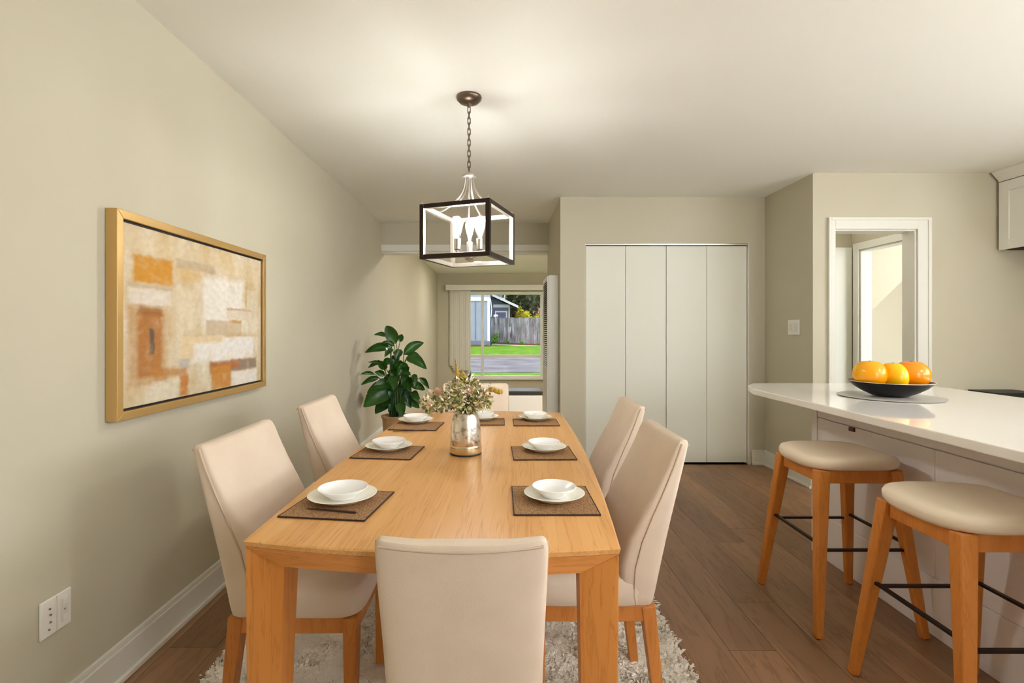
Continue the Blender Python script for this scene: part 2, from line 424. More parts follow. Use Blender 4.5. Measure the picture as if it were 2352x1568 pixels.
# planks, one mesh shared, grain along the depth of the room
PW, PL = 0.18, 1.40
pm = MB().box(-PW/2+0.0008, PW/2-0.0008, -PL/2+0.0008, PL/2-0.0008, -0.006, 0.0).mesh('plank', M['plank'])
rj = random.Random(3)
fixed = {14: 2.26, 13: 1.92, 12: 2.62, 15: 2.9, 16: 1.7}
for c in range(0, 31):
    x0 = -1.46 + c*PW; x1 = x0 + PW
    xa, xb = max(x0, XL), min(x1, XK)
    if xb - xa < 0.02: continue
    y = (fixed[c] - 4*PL) if c in fixed else Y0 - rj.random()*PL
    while y < Y0 - PL: y += PL
    while y < DH:
        ya, yb = max(y, Y0), min(y + PL, DH)
        lim = DC if (xa > XN and xb < XA) else (DD+1.6 if xa >= XA-0.05 else DH)
        yb = min(yb, lim)
        if yb - ya > 0.02:
            o = bpy.data.objects.new('plank', pm); COL.objects.link(o); o.parent = fl
            o.location = ((xa+xb)/2, (ya+yb)/2, 0)
            o.scale = ((xb-xa)/PW, (yb-ya)/PL, 1)
        y += PL
struct('floor_lower', MB().box(XL-0.1, 3.1, DH+0.12, DW+0.15, ZL-0.1, ZL), M['carpet'], 'beige carpet floor of the sunken living room under the window', 'floor')
struct('ceiling', MB().box(XL-0.1, 5.3, Y0, DW+0.15, ZC, ZC+0.12), M['ceil'], 'smooth off-white ceiling', 'ceiling')
struct('wall_left', MB().box(XL-0.12, XL, Y0, DW+0.15, -0.25, ZC), M['wall'], 'long beige wall with the framed painting', 'wall')
# header across the passage to the living room
struct('wall_header', MB().box(XL, XN, DH, DH+0.12, 2.12, ZC), M['wall'], 'beige header above the passage to the living room', 'wall')
tr = struct('trim_1', MB().box(XL, XN, DH-0.03, DH, 2.119, 2.19).box(XL, XN, DH+0.0, DH+0.14, 2.095, 2.12), M['white'], 'white trim board along the bottom of the header', 'trim', bevel=0.003)
# closet wall with door opening
cx0, cx1, cz1 = 0.779, 2.273, 2.02
cw = MB().box(XN, cx0, DC, DC+0.10, 0, ZC).box(cx1, XA, DC, DC+0.10, 0, ZC).box(cx0, cx1, DC, DC+0.10, cz1, ZC)
cw.box(XN, XN+0.1, DC+0.10, DH+0.12, 0, ZC)
struct('wall_closet', cw, M['wall'], 'beige wall around the white closet doors', 'wall')
struct('wall_alcove', MB().box(XA, XA+0.1, DD, DC+0.8, 0, ZC), M['wall'], 'beige side wall carrying the light switch', 'wall')
# doorway wall
ox0, ox1, oz1 = 2.585, 3.22, 2.005
dw = MB().box(XA+0.1, ox0, DD, DD+0.12, 0, ZC).box(ox1, XK, DD, DD+0.12, 0, ZC).box(ox0, ox1, DD, DD+0.12, oz1, ZC)
struct('wall_doorway', dw, M['wall'], 'beige wall around the open doorway beside the kitchen', 'wall')
struct('wall_kitchen', MB().box(XK, XK+0.1, Y0, DD+0.12, 0, 1.2).box(XK, XK+0.1, Y0, DD+0.12, 2.3, ZC).box(XK, XK+0.1, 2.3, DD+0.12, 1.2, 2.3), M['wall'], 'beige kitchen wall at the right edge with an opening added for daylight', 'wall')  # gap in the unseen stretch added to let daylight in from the side
rw = MB().box(XL, 1.3, Y0-0.1, Y0, 0, ZC).box(2.5, XK+0.1, Y0-0.1, Y0, 0, ZC).box(1.3, 2.5, Y0-0.1, Y0, 2.3, ZC).box(1.3, 2.5, Y0-0.1, Y0, 0, 0.9)  # opening placed and sized for the fill light it lets in
struct('wall_rear', rw, M['wall'], 'unseen beige wall behind the viewer, opening shaped to let in fill light', 'wall')
# casing of the doorway
cs = MB()
cs.box(ox0-0.055, ox0, DD-0.018, DD, 0, oz1+0.09).box(ox1, ox1+0.10, DD-0.018, DD, 0, oz1+0.09).box(ox0, ox1, DD-0.018, DD, oz1, oz1+0.09)
cs.box(ox0-0.055, ox0-0.035, DD-0.026, DD-0.018, 0, oz1+0.09).box(ox1+0.075, ox1+0.10, DD-0.026, DD-0.018, 0, oz1+0.09).box(ox0-0.035, ox1+0.075, DD-0.026, DD-0.018, oz1+0.068, oz1+0.09)
cs.box(ox0-0.002, ox0+0.012, DD, DD+0.125, 0, oz1).box(ox1-0.012, ox1+0.002, DD, DD+0.125, 0, oz1).box(ox0, ox1, DD, DD+0.125, oz1-0.012, oz1+0.002)
struct('trim_2', cs, M['white'], 'white casing around the open doorway behind the island', 'trim', bevel=0.003)
# hallway behind the doorway
HX = 3.61
struct('wall_hall_back', MB().box(XA+0.1, HX, 5.135, 5.235, 0, ZC), M['wall'], 'beige end wall of the hallway seen through the doorway', 'wall')
hw = MB().box(HX, HX+0.10, DD+0.12, 4.20, 0, ZC).box(HX, HX+0.10, 5.02, 5.235, 0, ZC).box(HX, HX+0.10, 4.20, 5.02, 2.03, ZC)
struct('wall_hall_right', hw, M['wall'], 'beige hallway wall with a second doorway to the stairs', 'wall')
ht = MB().box(HX-0.02, HX, 4.12, 4.20, 0, 2.10).box(HX-0.02, HX, 5.02, 5.095, 0, 2.10).box(HX-0.02, HX, 4.20, 5.02, 2.03, 2.10)
ht.box(HX, HX+0.11, 4.20, 4.215, 0, 2.03).box(HX, HX+0.11, 5.005, 5.02, 0, 2.03).box(HX, HX+0.11, 4.20, 5.02, 2.015, 2.03)
struct('trim_3', ht, M['white'], 'white casing of the second doorway inside the hallway', 'trim', bevel=0.003)
struct('wall_stair', MB().box(HX+0.1, 5.2, 5.75, 5.85, 0, ZC).box(5.2, 5.3, DD+0.12, 5.85, 0, ZC), M['wall'], 'beige wall below the staircase', 'wall')
sf = MB(); zz = lambda x: 1.67 + (x-4.18)*0.98
pl = [(HX+0.1, zz(HX+0.1)), (4.95, zz(4.95)), (HX+0.1, zz(4.95))]
sf.rings([[(x, 5.3, z) for x, z in pl], [(x, 5.75, z) for x, z in pl]])
struct('trim_4', sf, M['wall'], 'sloping beige soffit under the staircase', 'trim')
d3 = MB().box(2.80, 3.588, 5.098, 5.134, 0.01, 2.068)
do3 = struct('door_3', d3, M['door'], 'white door at the end of the hallway', 'door', bevel=0.004)
struct('floor_hall', MB().box(XA+0.1, 5.2, DD+0.12+1.48, 5.75, -0.1, 0.0), M['plank'], 'brown floor of the hallway beyond the doorway', 'floor')

# window wall of the living room
wx0, wx1, wz0, wz1 = -0.70, 0.93, 0.19, 2.05
ww = MB().box(XL, wx0, DW, DW+0.15, ZL, ZC).box(wx1, 3.0, DW, DW+0.15, ZL, ZC).box(wx0, wx1, DW, DW+0.15, ZL, wz0).box(wx0, wx1, DW, DW+0.15, wz1, ZC)
struct('wall_back', ww, M['wall'], 'beige living room wall around the window', 'wall')
struct('wall_living', MB().box(3.0, 3.1, DH+0.12, DW+0.15, ZL, ZC).box(XN+0.1, 3.0, DH+0.12, DH+0.22, ZL, ZC), M['wall'], 'beige side wall of the living room', 'wall')
win = empty('window_1', (0, DW, wz0)); win['kind'] = 'structure'; win['label'] = 'white framed window looking out on the lawn and fence'; win['category'] = 'window'
def wpart(name, mb, m, parent=win, **k):
    o = mb.build(name, m, None, **k); o.parent = parent; o.matrix_parent_inverse = parent.matrix_basis.inverted(); return o
bpy.context.view_layer.update()
mxv, mzh = -0.375, 0.657
fr = MB().box(wx0, wx0+0.05, DW-0.02, DW+0.1, wz0, wz1).box(wx1-0.05, wx1, DW-0.02, DW+0.1, wz0, wz1).box(wx0+0.05, wx1-0.05, DW-0.02, DW+0.1, wz1-0.06, wz1).box(wx0+0.05, wx1-0.05, DW-0.02, DW+0.1, wz0, wz0+0.05)
wpart('window_frame', fr, M['white'], bevel=0.004)
wpart('window_sill', MB().box(wx0-0.06, wx1+0.04, DW-0.08, DW-0.02, wz0-0.03, wz0+0.01), M['white'], bevel=0.004)
wpart('mullion', MB().box(mxv-0.03, mxv+0.03, DW, DW+0.08, wz0+0.05, wz1-0.06), M['white'], bevel=0.004)
wpart('transom', MB().box(wx0+0.05, mxv-0.03, DW, DW+0.08, mzh-0.035, mzh+0.035).box(mxv+0.03, wx1-0.05, DW, DW+0.08, mzh-0.035, mzh+0.035), M['white'], bevel=0.004)
for xa, xb in ((wx0+0.05, mxv-0.03), (mxv+0.03, wx1-0.05)):
    for za, zb in ((wz0+0.05, mzh-0.035), (mzh+0.035, wz1-0.06)):
        wpart('pane', MB().box(xa, xb, DW+0.035, DW+0.041, za, zb), M['glass'])

# baseboards
def bb(name, pts, label):
    """pts: list of (x0,x1,y0,y1) boxes"""
    mb = MB()
    for x0, x1, y0, y1, nx, ny in pts:
        mb.box(x0, x1, y0, y1, 0.0, 0.115)
        mb.box(x0 + (0.006 if nx < 0 else 0), x1 - (0.006 if nx > 0 else 0), y0 + (0.006 if ny < 0 else 0), y1, 0.115, 0.135)
        mb.box(x0 - (0.012 if nx < 0 else 0), x1 + (0.012 if nx > 0 else 0), y0 - (0.012 if ny < 0 else 0), y1, 0.0, 0.02)
    struct(name, mb, M['white'], label, 'baseboard', bevel=0.003)
bb('baseboard_left', [(XL, XL+0.018, Y0, DH, 1, 0)], 'tall white baseboard along the painting wall')
bb('baseboard_back', [(XN, cx0-0.02, DC-0.016, DC, 0, -1), (cx1+0.02, XA-0.016, DC-0.016, DC, 0, -1)], 'white baseboard pieces beside the closet doors')
bb('baseboard_right', [(XA-0.016, XA, DD, DC, -1, 0)], 'white baseboard below the light switch')
bb('baseboard_kitchen', [(XA+0.0, ox0-0.06, DD-0.016, DD, 0, -1), (ox1+0.105, 3.24, DD-0.016, DD, 0, -1)], 'white baseboard beside the open doorway')

# closet doors: two bifold doors of two leaves
cd = empty('door_1', ((cx0+cx1)/2, DC, 0)); cd['kind'] = 'structure'; cd['label'] = 'white four-panel bifold closet doors'; cd['category'] = 'door'
bpy.context.view_layer.update()
seams = [cx0+0.008, 1.152, 1.527, 1.897, cx1-0.008]
for i in range(4):
    g = 0.004 if i == 1 else 0.0015
    wpart('door_panel', MB().box(seams[i]+0.0015, seams[i+1]-g, DC+0.02, DC+0.05, 0.015, cz1-0.022), M['door'], cd, bevel=0.0025)
wpart('track', MB().box(cx0+0.004, cx1-0.004, DC+0.012, DC+0.06, cz1-0.016, cz1-0.001), M['nickel'], cd)
wpart('jamb', MB().box(cx1-0.006, cx1, DC-0.004, DC+0.08, 0, cz1).box(cx0, cx0+0.005, DC+0.004, DC+0.08, 0, cz1), M['white'], cd)
wpart('closet_lining', MB().box(cx0-0.05, cx1+0.05, DC+0.11, DC+0.13, 0, cz1+0.05), M['dark'], cd)

# wall switch and outlet
sw = empty('light_switch', (XA, 4.115, 1.25)); tag(sw, 'white light switch plate on the wall beside the doorway', 'switch')
MB().box(-0.008, -0.0005, -0.078, 0.078, -0.062, 0.062).build('cover_plate', M['plate_plastic'], sw, bevel=0.003)
for yy in (-0.035, 0.035):
    MB().box(-0.012, -0.008, yy-0.017, yy+0.017, -0.034, 0.034).build('rocker', M['white'], sw, bevel=0.002)
ou = empty('wall_outlet', (XL, 1.505, 0.378)); tag(ou, 'white double outlet plate low on the left wall', 'outlet')
MB().box(0.0005, 0.008, -0.052, 0.052, -0.055, 0.055).build('cover_plate', M['plate_plastic'], ou, bevel=0.003)
MB().box(0.008, 0.010, -0.0022, 0.0022, -0.053, 0.053).build('divider', M['white'], ou)
MB().box(0.008, 0.0105, 0.014, 0.038, -0.036, 0.036).build('rocker', M['white'], ou, bevel=0.0015)
for zz_ in (-0.024, 0.024):
    MB().box(0.0105, 0.0125, 0.018, 0.034, zz_-0.009, zz_+0.009).build('socket', M['plate_plastic'], ou, bevel=0.001)
for yy, zz_ in ((-0.024, 0.026), (-0.022, 0.008), (-0.022, -0.014), (-0.026, -0.034), (0.026, 0.0)):
    mb = MB(); mb.rings([[(x, yy+0.0028*math.cos(a*math.pi/4), zz_+0.0028*math.sin(a*math.pi/4)) for a in range(8)] for x in (0.008, 0.0112)])
    mb.build('screw', M['slot'], ou, smooth=40)

# ------------------------------------------------------------------ living room: furnace, blind, light, bench
fu = empty('wall_furnace', (XN, 4.71, 0)); tag(fu, 'tall white wall furnace with louvered front beside the window view', 'heater')
FW, FD, FH = 0.106, 0.47, 1.745
MB().box(-FW+0.012, -0.001, 0, FD, 0.06, FH).build('cabinet', M['furnace'], fu, bevel=0.006)
MB().box(-FW, -FW+0.012, 0, 0.03, 0.06, FH-0.01).box(-FW, -FW+0.012, FD-0.03, FD, 0.06, FH-0.01).box(-FW, -FW+0.012, 0.03, FD-0.03, FH-0.05, FH-0.01).box(-FW, -FW+0.012, 0.03, FD-0.03, 0.06, 0.86).build('front_frame', M['furnace'], fu, bevel=0.002)
MB().box(-FW+0.010, -FW+0.0125, 0.03, FD-0.03, 0.86, FH-0.05).build('grille_shadow', M['dark'], fu)
slm = MB(); rot = Matrix.Rotation(R(-35), 4, 'Y')
slm.box(-0.0055, 0.0055, 0.03, FD-0.03, -0.0015, 0.0015, mat=rot)
slme = slm.mesh('louver_slat', M['furnace'])
for i in range(42):
    o = link('louver_slat', slme, fu); o.location = (-FW+0.002, 0, 0.87 + i*0.0196)

vb = empty('vertical_blind', (-0.8, DW-0.12, 0.36)); tag(vb, 'white vertical blind drawn to the left of the window', 'blind')
bpy.context.view_layer.update()
def kid(name, mb, m, parent, **k): return wpart(name, mb, m, parent, **k)
kid('valance', MB().box(-1.15, 0.96, DW-0.16, DW-0.145, 2.07, 2.185).box(-1.15, 0.96, DW-0.145, DW-0.001, 2.165, 2.185).box(-1.15, -1.135, DW-0.145, DW-0.001, 2.07, 2.165), M['white'], vb, bevel=0.003)
kid('head_rail', MB().box(-1.10, 0.93, DW-0.10, DW-0.06, 2.10, 2.14), M['white'], vb)
for i in range(10):
    x = -1.04 + i*0.042
    mb = MB(); a = R(28 + 6*math.sin(i*2.1))
    z0 = 0.36 + (0.10*max(0, 1-i/2.0))
    pts = []
    for j in range(5):
        t = -0.044 + 0.022*j
        bow = 0.006*(1-(t/0.044)**2)
        pts.append((x + t*math.cos(a) - bow*math.sin(a), DW-0.085 - t*math.sin(a) - bow*math.cos(a)))
    ring = pts + [(p[0]+0.001, p[1]+0.0015) for p in reversed(pts)]
    mb.rings([[(p[0], p[1], z0) for p in ring], [(p[0], p[1], 2.10) for p in ring]])
    kid('blind_slat', mb, M['blind'], vb)

rl = empty('recessed_light', (at(1098, 600, 8.86).x, 8.86, ZC)); tag(rl, 'round recessed ceiling light in the living room', 'ceiling light')
MB().lathe([(0.075, -0.001), (0.105, -0.001), (0.105, -0.008), (0.075, -0.012), (0.075, -0.001)], 32, cap0=False, cap1=False).build('trim_ring', M['white'], rl, smooth=40)
MB().lathe([(0.076, -0.004), (0.05, -0.005), (0.001, -0.006)], 32).build('diffuser', M['lamp_recess'], rl)
bn = empty('low_bench', (0.37, 7.72, ZL)); tag(bn, 'low white bench with a dark top below the window', 'bench')
MB().box(-0.27, 0.27, -0.2, 0.2, 0.03, 0.395).build('body', M['china'], bn, bevel=0.01)
MB().box(-0.275, 0.275, -0.205, 0.205, 0.396, 0.46).build('cushion', M['appliance'], bn, bevel=0.012)
for sx in (-0.24, 0.24):
    for sy in (-0.17, 0.17):
        MB().box(sx-0.02, sx+0.02, sy-0.02, sy+0.02, 0, 0.03).build('foot', M['black'], bn)

# ------------------------------------------------------------------ unseen lamps added to light the rooms
def fill_dome(x, y, label, r=0.19, m_='lamp'):
    t = empty('fill_lamp', (x, y, ZC)); tag(t, label, 'ceiling light')
    MB().lathe([(r*0.9, -0.001), (r*0.95, -0.03), (r*0.88, -0.032)], 40).build('fill_base_ring', M['nickel'], t, smooth=40)
    MB().lathe([(r*0.87, -0.033), (r*0.8, -0.07), (r*0.6, -0.10), (r*0.3, -0.118), (0.002, -0.123)], 40).build('fill_glass_dome', M[m_], t, smooth=60)
    return t
fill_dome(2.95, 0.35, 'unseen dome lamp over the kitchen, added to light the room')
fill_dome(1.1, 6.5, 'unseen dome lamp added to brighten the living room', 0.19, 'fill_living')
fill_dome(2.95, 4.55, 'unseen dome lamp added to light the hallway', 0.12, 'fill_hall')
fill_dome(4.9, 4.5, 'unseen dome lamp added to light the stairs', 0.10, 'fill_hall')

# ------------------------------------------------------------------ painting
pt = empty('framed_painting', (XL, 2.24, 1.28)); tag(pt, 'large abstract painting in ochre and cream with a gold frame', 'painting')
PHW, PHH = 0.542, 0.364; T = 0.042; B = 0.030
def fb(y0a, y1a, z0a, z1a, y0b, y1b, z0b, z1b): pass
# mitred frame bars
outer = [(-PHW,-PHH),(PHW,-PHH),(PHW,PHH),(-PHW,PHH)]
inner = [(-PHW+B,-PHH+B),(PHW-B,-PHH+B),(PHW-B,PHH-B),(-PHW+B,PHH-B)]
for i in range(4):
    j = (i+1) % 4
    q = [outer[i], outer[j], inner[j], inner[i]]
    mb = MB(); mb.rings([[(0.001, y, z) for y, z in q], [(T, y, z) for y, z in q]])
    mb.build('frame_bar', M['gold'], pt, bevel=0.002)
iw, ih = PHW-B-0.001, PHH-B-0.001
mb = MB(); g = 0.006
for q in ([(-iw,-ih),(iw,-ih),(iw-g,-ih+g),(-iw+g,-ih+g)], [(iw,-ih),(iw,ih),(iw-g,ih-g),(iw-g,-ih+g)], [(iw,ih),(-iw,ih),(-iw+g,ih-g),(iw-g,ih-g)], [(-iw,ih),(-iw,-ih),(-iw+g,-ih+g),(-iw+g,ih-g)]):
    mb.rings([[(0.004, y, z) for y, z in q], [(0.026, y, z) for y, z in q]])
mb.build('inner_lip', M['black'], pt)
cv = MB().box(0.003, 0.030, -iw+g+0.002, iw-g-0.002, -ih+g+0.002, ih-g-0.002).build('canvas', M['painting'], pt)
uvl = cv.data.uv_layers.new(name='UVMap')
for lp in cv.data.loops:
    co = cv.data.vertices[lp.vertex_index].co
    uvl.data[lp.index].uv = ((co.y+iw-g)/(2*(iw-g)), (co.z+ih-g)/(2*(ih-g)))

# ------------------------------------------------------------------ rug
def build_rug():
    X0, X1, Ya, Yb = -1.03, 0.68, 0.55, 2.95
    nx, ny = 190, 260
    from mathutils import noise
    vs = []; fs = []
    for j in range(ny+1):
        for i in range(nx+1):
            u, v = i/nx, j/ny
            x = X0 + (X1-X0)*u; y = Ya + (Yb-Ya)*v
            ed = min(u, 1-u)*(X1-X0); ed2 = min(v, 1-v)*(Yb-Ya)
            k = min(ed, ed2)
            p = Vector((x*9, y*9, 0)); q = Vector((x*34, y*34, 3.1))
            h = 0.020 + 0.010*noise.noise(p) + 0.011*noise.noise(q) + 0.006*noise.noise(q*2.3)
            h *= min(1.0, 0.15 + k/0.05)
            # wavy outline
            wob = 0.016*noise.noise(Vector((x*13, y*13, 7.7))) + 0.010*noise.noise(Vector((x*40, y*40, 1.7)))
            f = max(0, 1-k/0.06)
            cx, cy = (X0+X1)/2, (Ya+Yb)/2
            x += wob*f*(1 if x > cx else -1); y += wob*f*(1 if y > cy else -1)
            x += 0.006*noise.noise(q+Vector((0,0,9))); y += 0.006*noise.noise(q+Vector((0,0,19)))
            if k < 1e-6: h = 0.001
            vs.append((x, y, max(h, 0.001)))
    for j in range(ny):
        for i in range(nx):
            a = j*(nx+1)+i
            fs.append((a, a+1, a+nx+2, a+nx+1))
    mb = MB(); mb.add(vs, fs)
    o = mb.build('shag_rug', M['rug'], None, smooth=180)
    rt = random.Random(4); tf = MB()
    for _ in range(30000):
        x = rt.uniform(X0-.008, X1+.008); y = rt.uniform(1.35, Yb+.008)
        cl_ = noise.noise_vector(Vector((x*12, y*12, 2)))
        dx, dy = cl_.x*.035 + rt.uniform(-.014,.014), cl_.y*.035 + rt.uniform(-.014,.014)
        z0 = 0.008; z1 = 0.026 + .018*cl_.z + rt.uniform(-.003,.004)
        an = rt.uniform(0, 6.28); wx_, wy_ = .0058*math.cos(an), .0058*math.sin(an)
        tf.add([(x-wx_,y-wy_,z0),(x+wx_,y+wy_,z0),(x+dx*.6+wx_,y+dy*.6+wy_,z0+(z1-z0)*.8),(x+dx*.6-wx_,y+dy*.6-wy_,z0+(z1-z0)*.8),(x+dx,y+dy,z1*.92)], [(0,1,2,3),(3,2,4)])
    tp = tf.build('pile_tufts', M['rug_tuft'], o); tp['kind'] = 'stuff'
    return tag(o, 'cream shaggy rug under the dining table', 'rug')
build_rug()
ZR = 0.018   # legs stand in the pile

# ------------------------------------------------------------------ dining table
TZ = 0.76
tb = empty('dining_table', (-0.115, 1.98, ZR), R(-2.7)); tag(tb, 'long honey oak dining table with mitred corner legs', 'table')
HX_, HY_ = 0.418, 0.882
zt = TZ - ZR
def outline(inset=0.0, n=12):
    hx, hy = HX_-inset, HY_-inset; bx, by = 0.028, 0.042
    pts = []
    for i in range(n): t = -1+2*i/n; pts.append((t*hx, -hy+0.0 - by*(1-t*t)))
    for i in range(n): t = -1+2*i/n; pts.append((hx + bx*(1-t*t), t*hy))
    for i in range(n): t = 1-2*i/n; pts.append((t*hx, hy + by*(1-t*t)))
    for i in range(n): t = 1-2*i/n; pts.append((-hx - bx*(1-t*t), t*hy))
    return pts
mb = MB()
o0, o1, o2 = outline(0.004), outline(0), outline(0.003)
mb.rings([[(x,y,zt-0.014) for x,y in o2], [(x,y,zt-0.003) for x,y in o1], [(x,y,zt) for x,y in o0]])
mb.build('tabletop', M['table'], tb, smooth=35)
# mitred rails below the top
A = 0.088; RH = 0.056
def rail(hl, hc, bow, frame):
    mb = MB(); n = 14; sec = []
    for i in range(n+1):
        t = -1+2*i/n
        topx = t*(hl-0.002); botx = t*(hl-A)
        yb_ = lambda x: -(hc-0.003) - bow*(1-(x/hl)**2)
        sec.append([(topx, yb_(topx), zt-0.0145), (botx, yb_(botx)+0.012, zt-RH), (botx, yb_(botx)+0.045, zt-RH), (topx*(hl-0.05)/hl, yb_(topx)+0.045, zt-0.0145)])
    mb.rings([[frame @ Vector(p) for p in s_] for s_ in sec])
    return mb
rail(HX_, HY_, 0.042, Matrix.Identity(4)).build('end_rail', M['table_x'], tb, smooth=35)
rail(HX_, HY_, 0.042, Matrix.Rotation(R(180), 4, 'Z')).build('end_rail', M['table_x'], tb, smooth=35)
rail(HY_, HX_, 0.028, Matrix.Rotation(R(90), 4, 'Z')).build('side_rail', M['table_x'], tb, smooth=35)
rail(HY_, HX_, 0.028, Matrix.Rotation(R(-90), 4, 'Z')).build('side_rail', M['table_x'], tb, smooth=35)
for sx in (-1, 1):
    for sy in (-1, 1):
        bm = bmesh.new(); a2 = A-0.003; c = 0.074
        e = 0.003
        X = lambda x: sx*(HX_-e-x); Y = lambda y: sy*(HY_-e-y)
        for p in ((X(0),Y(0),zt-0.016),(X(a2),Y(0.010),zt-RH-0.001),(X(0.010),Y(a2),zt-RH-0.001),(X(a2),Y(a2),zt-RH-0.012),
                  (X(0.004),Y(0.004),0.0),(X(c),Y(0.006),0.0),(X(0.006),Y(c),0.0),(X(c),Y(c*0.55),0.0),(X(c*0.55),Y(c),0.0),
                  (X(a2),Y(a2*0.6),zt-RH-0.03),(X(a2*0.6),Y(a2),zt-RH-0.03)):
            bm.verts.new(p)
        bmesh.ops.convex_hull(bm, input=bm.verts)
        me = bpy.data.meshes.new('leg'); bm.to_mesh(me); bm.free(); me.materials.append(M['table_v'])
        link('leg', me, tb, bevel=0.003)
bpy.context.view_layer.update()
def ontable(px, py):
    """point of the table top under a pixel"""
    d = (CH-TZ)*F/(py-VY); return Vector(((px-VX)*d/F, d, TZ))

# ------------------------------------------------------------------ chairs
def make_chair():
    t = empty('dining_chair')
    secs = [(.385,-.183,-.105,.186),(.392,-.190,-.095,.193),(.42,-.198,-.080,.197),(.50,-.215,-.076,.199),(.58,-.232,-.098,.200),(.66,-.249,-.140,.201),(.74,-.266,-.186,.202),(.81,-.281,-.221,.202),(.855,-.290,-.241,.202),(.872,-.293,-.250,.199),(.880,-.291,-.258,.193),(.883,-.285,-.266,.182)]
    mb = MB(); rings = []
    for z, yr, yf, hw in secs:
        r = []
        for x, y in rrect(hw, (yf-yr)/2, 40, 6.0):
            # back gently wraps: edges come forward
            bend = 0.012*(x/0.2)**2
            zc = z - 0.010*(1-(x/0.2)**2)*max(0, (z-.8)/.083)
            r.append((x, (yf+yr)/2 + y + bend, zc))
        rings.append(r)
    mb.rings(rings)
    back = mb.build('backrest', M['fabric'], t, smooth=50)
    pm_ = MB()
    for s in (-1, 1):
        pm_.tube([(s*(hw+0.0005), yr+(yf-yr)*0.62+0.010, z) for z, yr, yf, hw in secs[1:10]], 0.0032, 6)
    pm_.tube([(x, -.290+0.012*(x/.2)**2-0.001, .868-0.010*(1-(x/0.2)**2)) for x in [-.19+.38*i/14 for i in range(15)]], 0.0032, 6)
    pm_.build('piping', M['piping'], back, smooth=60)
    mb = MB(); rings = []
    for z, ins in ((.386,.008),(.392,.001),(.43,-.003),(.455,.0),(.468,.010),(.476,.030),(.480,.07)):
        rings.append([(x, y, z) for x, y in rrect(.200-ins, .185-ins, 44, 7.0, 0, 0.018)])
    mb.rings(rings); mb.build('seat', M['fabric'], t, smooth=50)
    mb = MB().box(-.187,.187,.165,.187,.338,.386).box(-.187,.187,-.177,-.157,.338,.386).box(-.187,-.167,-.157,.165,.338,.386).box(.167,.187,-.157,.165,.338,.386)
    mb.build('seat_rail', M['leg'], t, bevel=0.003)
    for s in (-1, 1):
        MB().bar((s*.170,.170,.384),(s*.166,.166,0),.042,.042,.030,.030).build('leg', M['leg'], t, bevel=0.003)
        MB().bar((s*.170,-.160,.384),(s*.166,-.205,0),.042,.042,.030,.030).build('leg', M['leg'], t, bevel=0.003)
    return t
ch = make_chair()
G = 'cream dining chairs around the table'
spots = [((-0.60, 1.645), -90, (1.10,1,1), 'cream upholstered dining chair beside the painting wall, nearest the outlet'),
         ((-0.60, 2.37), -90, (1.04,1,1), 'cream upholstered dining chair between the painting wall and table, nearer the potted plant'),
         ((0.285, 1.675), 90, (0.94,1,1), 'cream upholstered dining chair on the kitchen side, nearest the front table leg'),
         ((0.365, 2.385), 90, (0.88,1,0.99), 'cream upholstered dining chair on the kitchen side, in front of the closet doors'),
         ((-0.077, 1.245), 0, (0.86,0.92,0.905), 'cream dining chair at the near table end, seen from behind'),
         ((-0.150, 2.84), 180, (1,1,1), 'cream dining chair at the far table end, behind the flower vase')]
for i, ((x, y), a, s, lab) in enumerate(spots):
    c = ch if i == 0 else copy_tree(ch)
    c.location = (x, y, ZR); c.rotation_euler = (0, 0, R(a)); c.scale = s
    tag(c, lab, 'chair', G)

# ------------------------------------------------------------------ table ware
def placemat(px, py, wd, dp, rz, label):
    p = ontable(px, py)
    t = empty('placemat', p + Vector((0,0,0.0006)), rz); tag(t, label, 'placemat', 'brown woven placemats')
    MB().box(-wd/2, wd/2, -dp/2, dp/2, 0, 0.0032).build('woven_panel', M['mat'], t)
    mb = MB(); e = 0.003
    mb.box(-wd/2-e, wd/2+e, -dp/2-e, -dp/2, 0, 0.0034).box(-wd/2-e, wd/2+e, dp/2, dp/2+e, 0, 0.0034).box(-wd/2-e, -wd/2, -dp/2, dp/2, 0, 0.0034).box(wd/2, wd/2+e, -dp/2, dp/2, 0, 0.0034)
    mb.build('edge_binding', M['mat_edge'], t)
    return p
DPL = [(0.02,0),(0.05,0.0),(0.058,0.004),(0.075,0.012),(0.0875,0.0175),(0.089,0.0188),(0.0875,0.0195),(0.072,0.0150),(0.056,0.0085),(0.04,0.007),(0.001,0.0068)]
BWL = [(0.02,0),(0.036,0.0),(0.038,0.004),(0.050,0.012),(0.062,0.023),(0.0645,0.0262),(0.0635,0.0272),(0.060,0.0255),(0.046,0.017),(0.03,0.0135),(0.001,0.013)]
dp_me = MB().lathe(DPL, 48).mesh('dinner_plate', M['cream_china'])
bw_me = MB().lathe(BWL, 48).mesh('shallow_bowl', M['china'])
for me_ in (dp_me, bw_me):
    me_.polygons.foreach_set('use_smooth', [True]*len(me_.polygons)); me_.set_sharp_from_angle(angle=R(50))
sets = [ # mat px, w, d, rot, plate px, scale, tilt, where
    ((781,1158), .222, .215, R(-7), (787,1151), 1.04, 'nearest the painting wall and the near chair'),
    ((893,1039), .222, .20, R(-6), (893,1033), 1.02, 'on the painting wall side, in the middle of the row'),
    ((958,979), .222, .20, R(-5), (955,971), 0.98, 'on the painting wall side, nearest the potted plant'),
    ((1269,1149), .215, .225, R(0), (1273,1148), 0.94, 'on the kitchen side, nearest the near chair'),
    ((1246,1041), .225, .20, R(1), (1250,1036), 0.96, 'on the kitchen side, in the middle of the row'),
    ((1230,970.5), .22, .18, R(0), (1229,965), 0.97, 'on the kitchen side, farthest from the viewer'),
    ((1108,969), .22, .18, R(0), (1109,964), 0.94, 'at the far table end, behind the silver vase')]
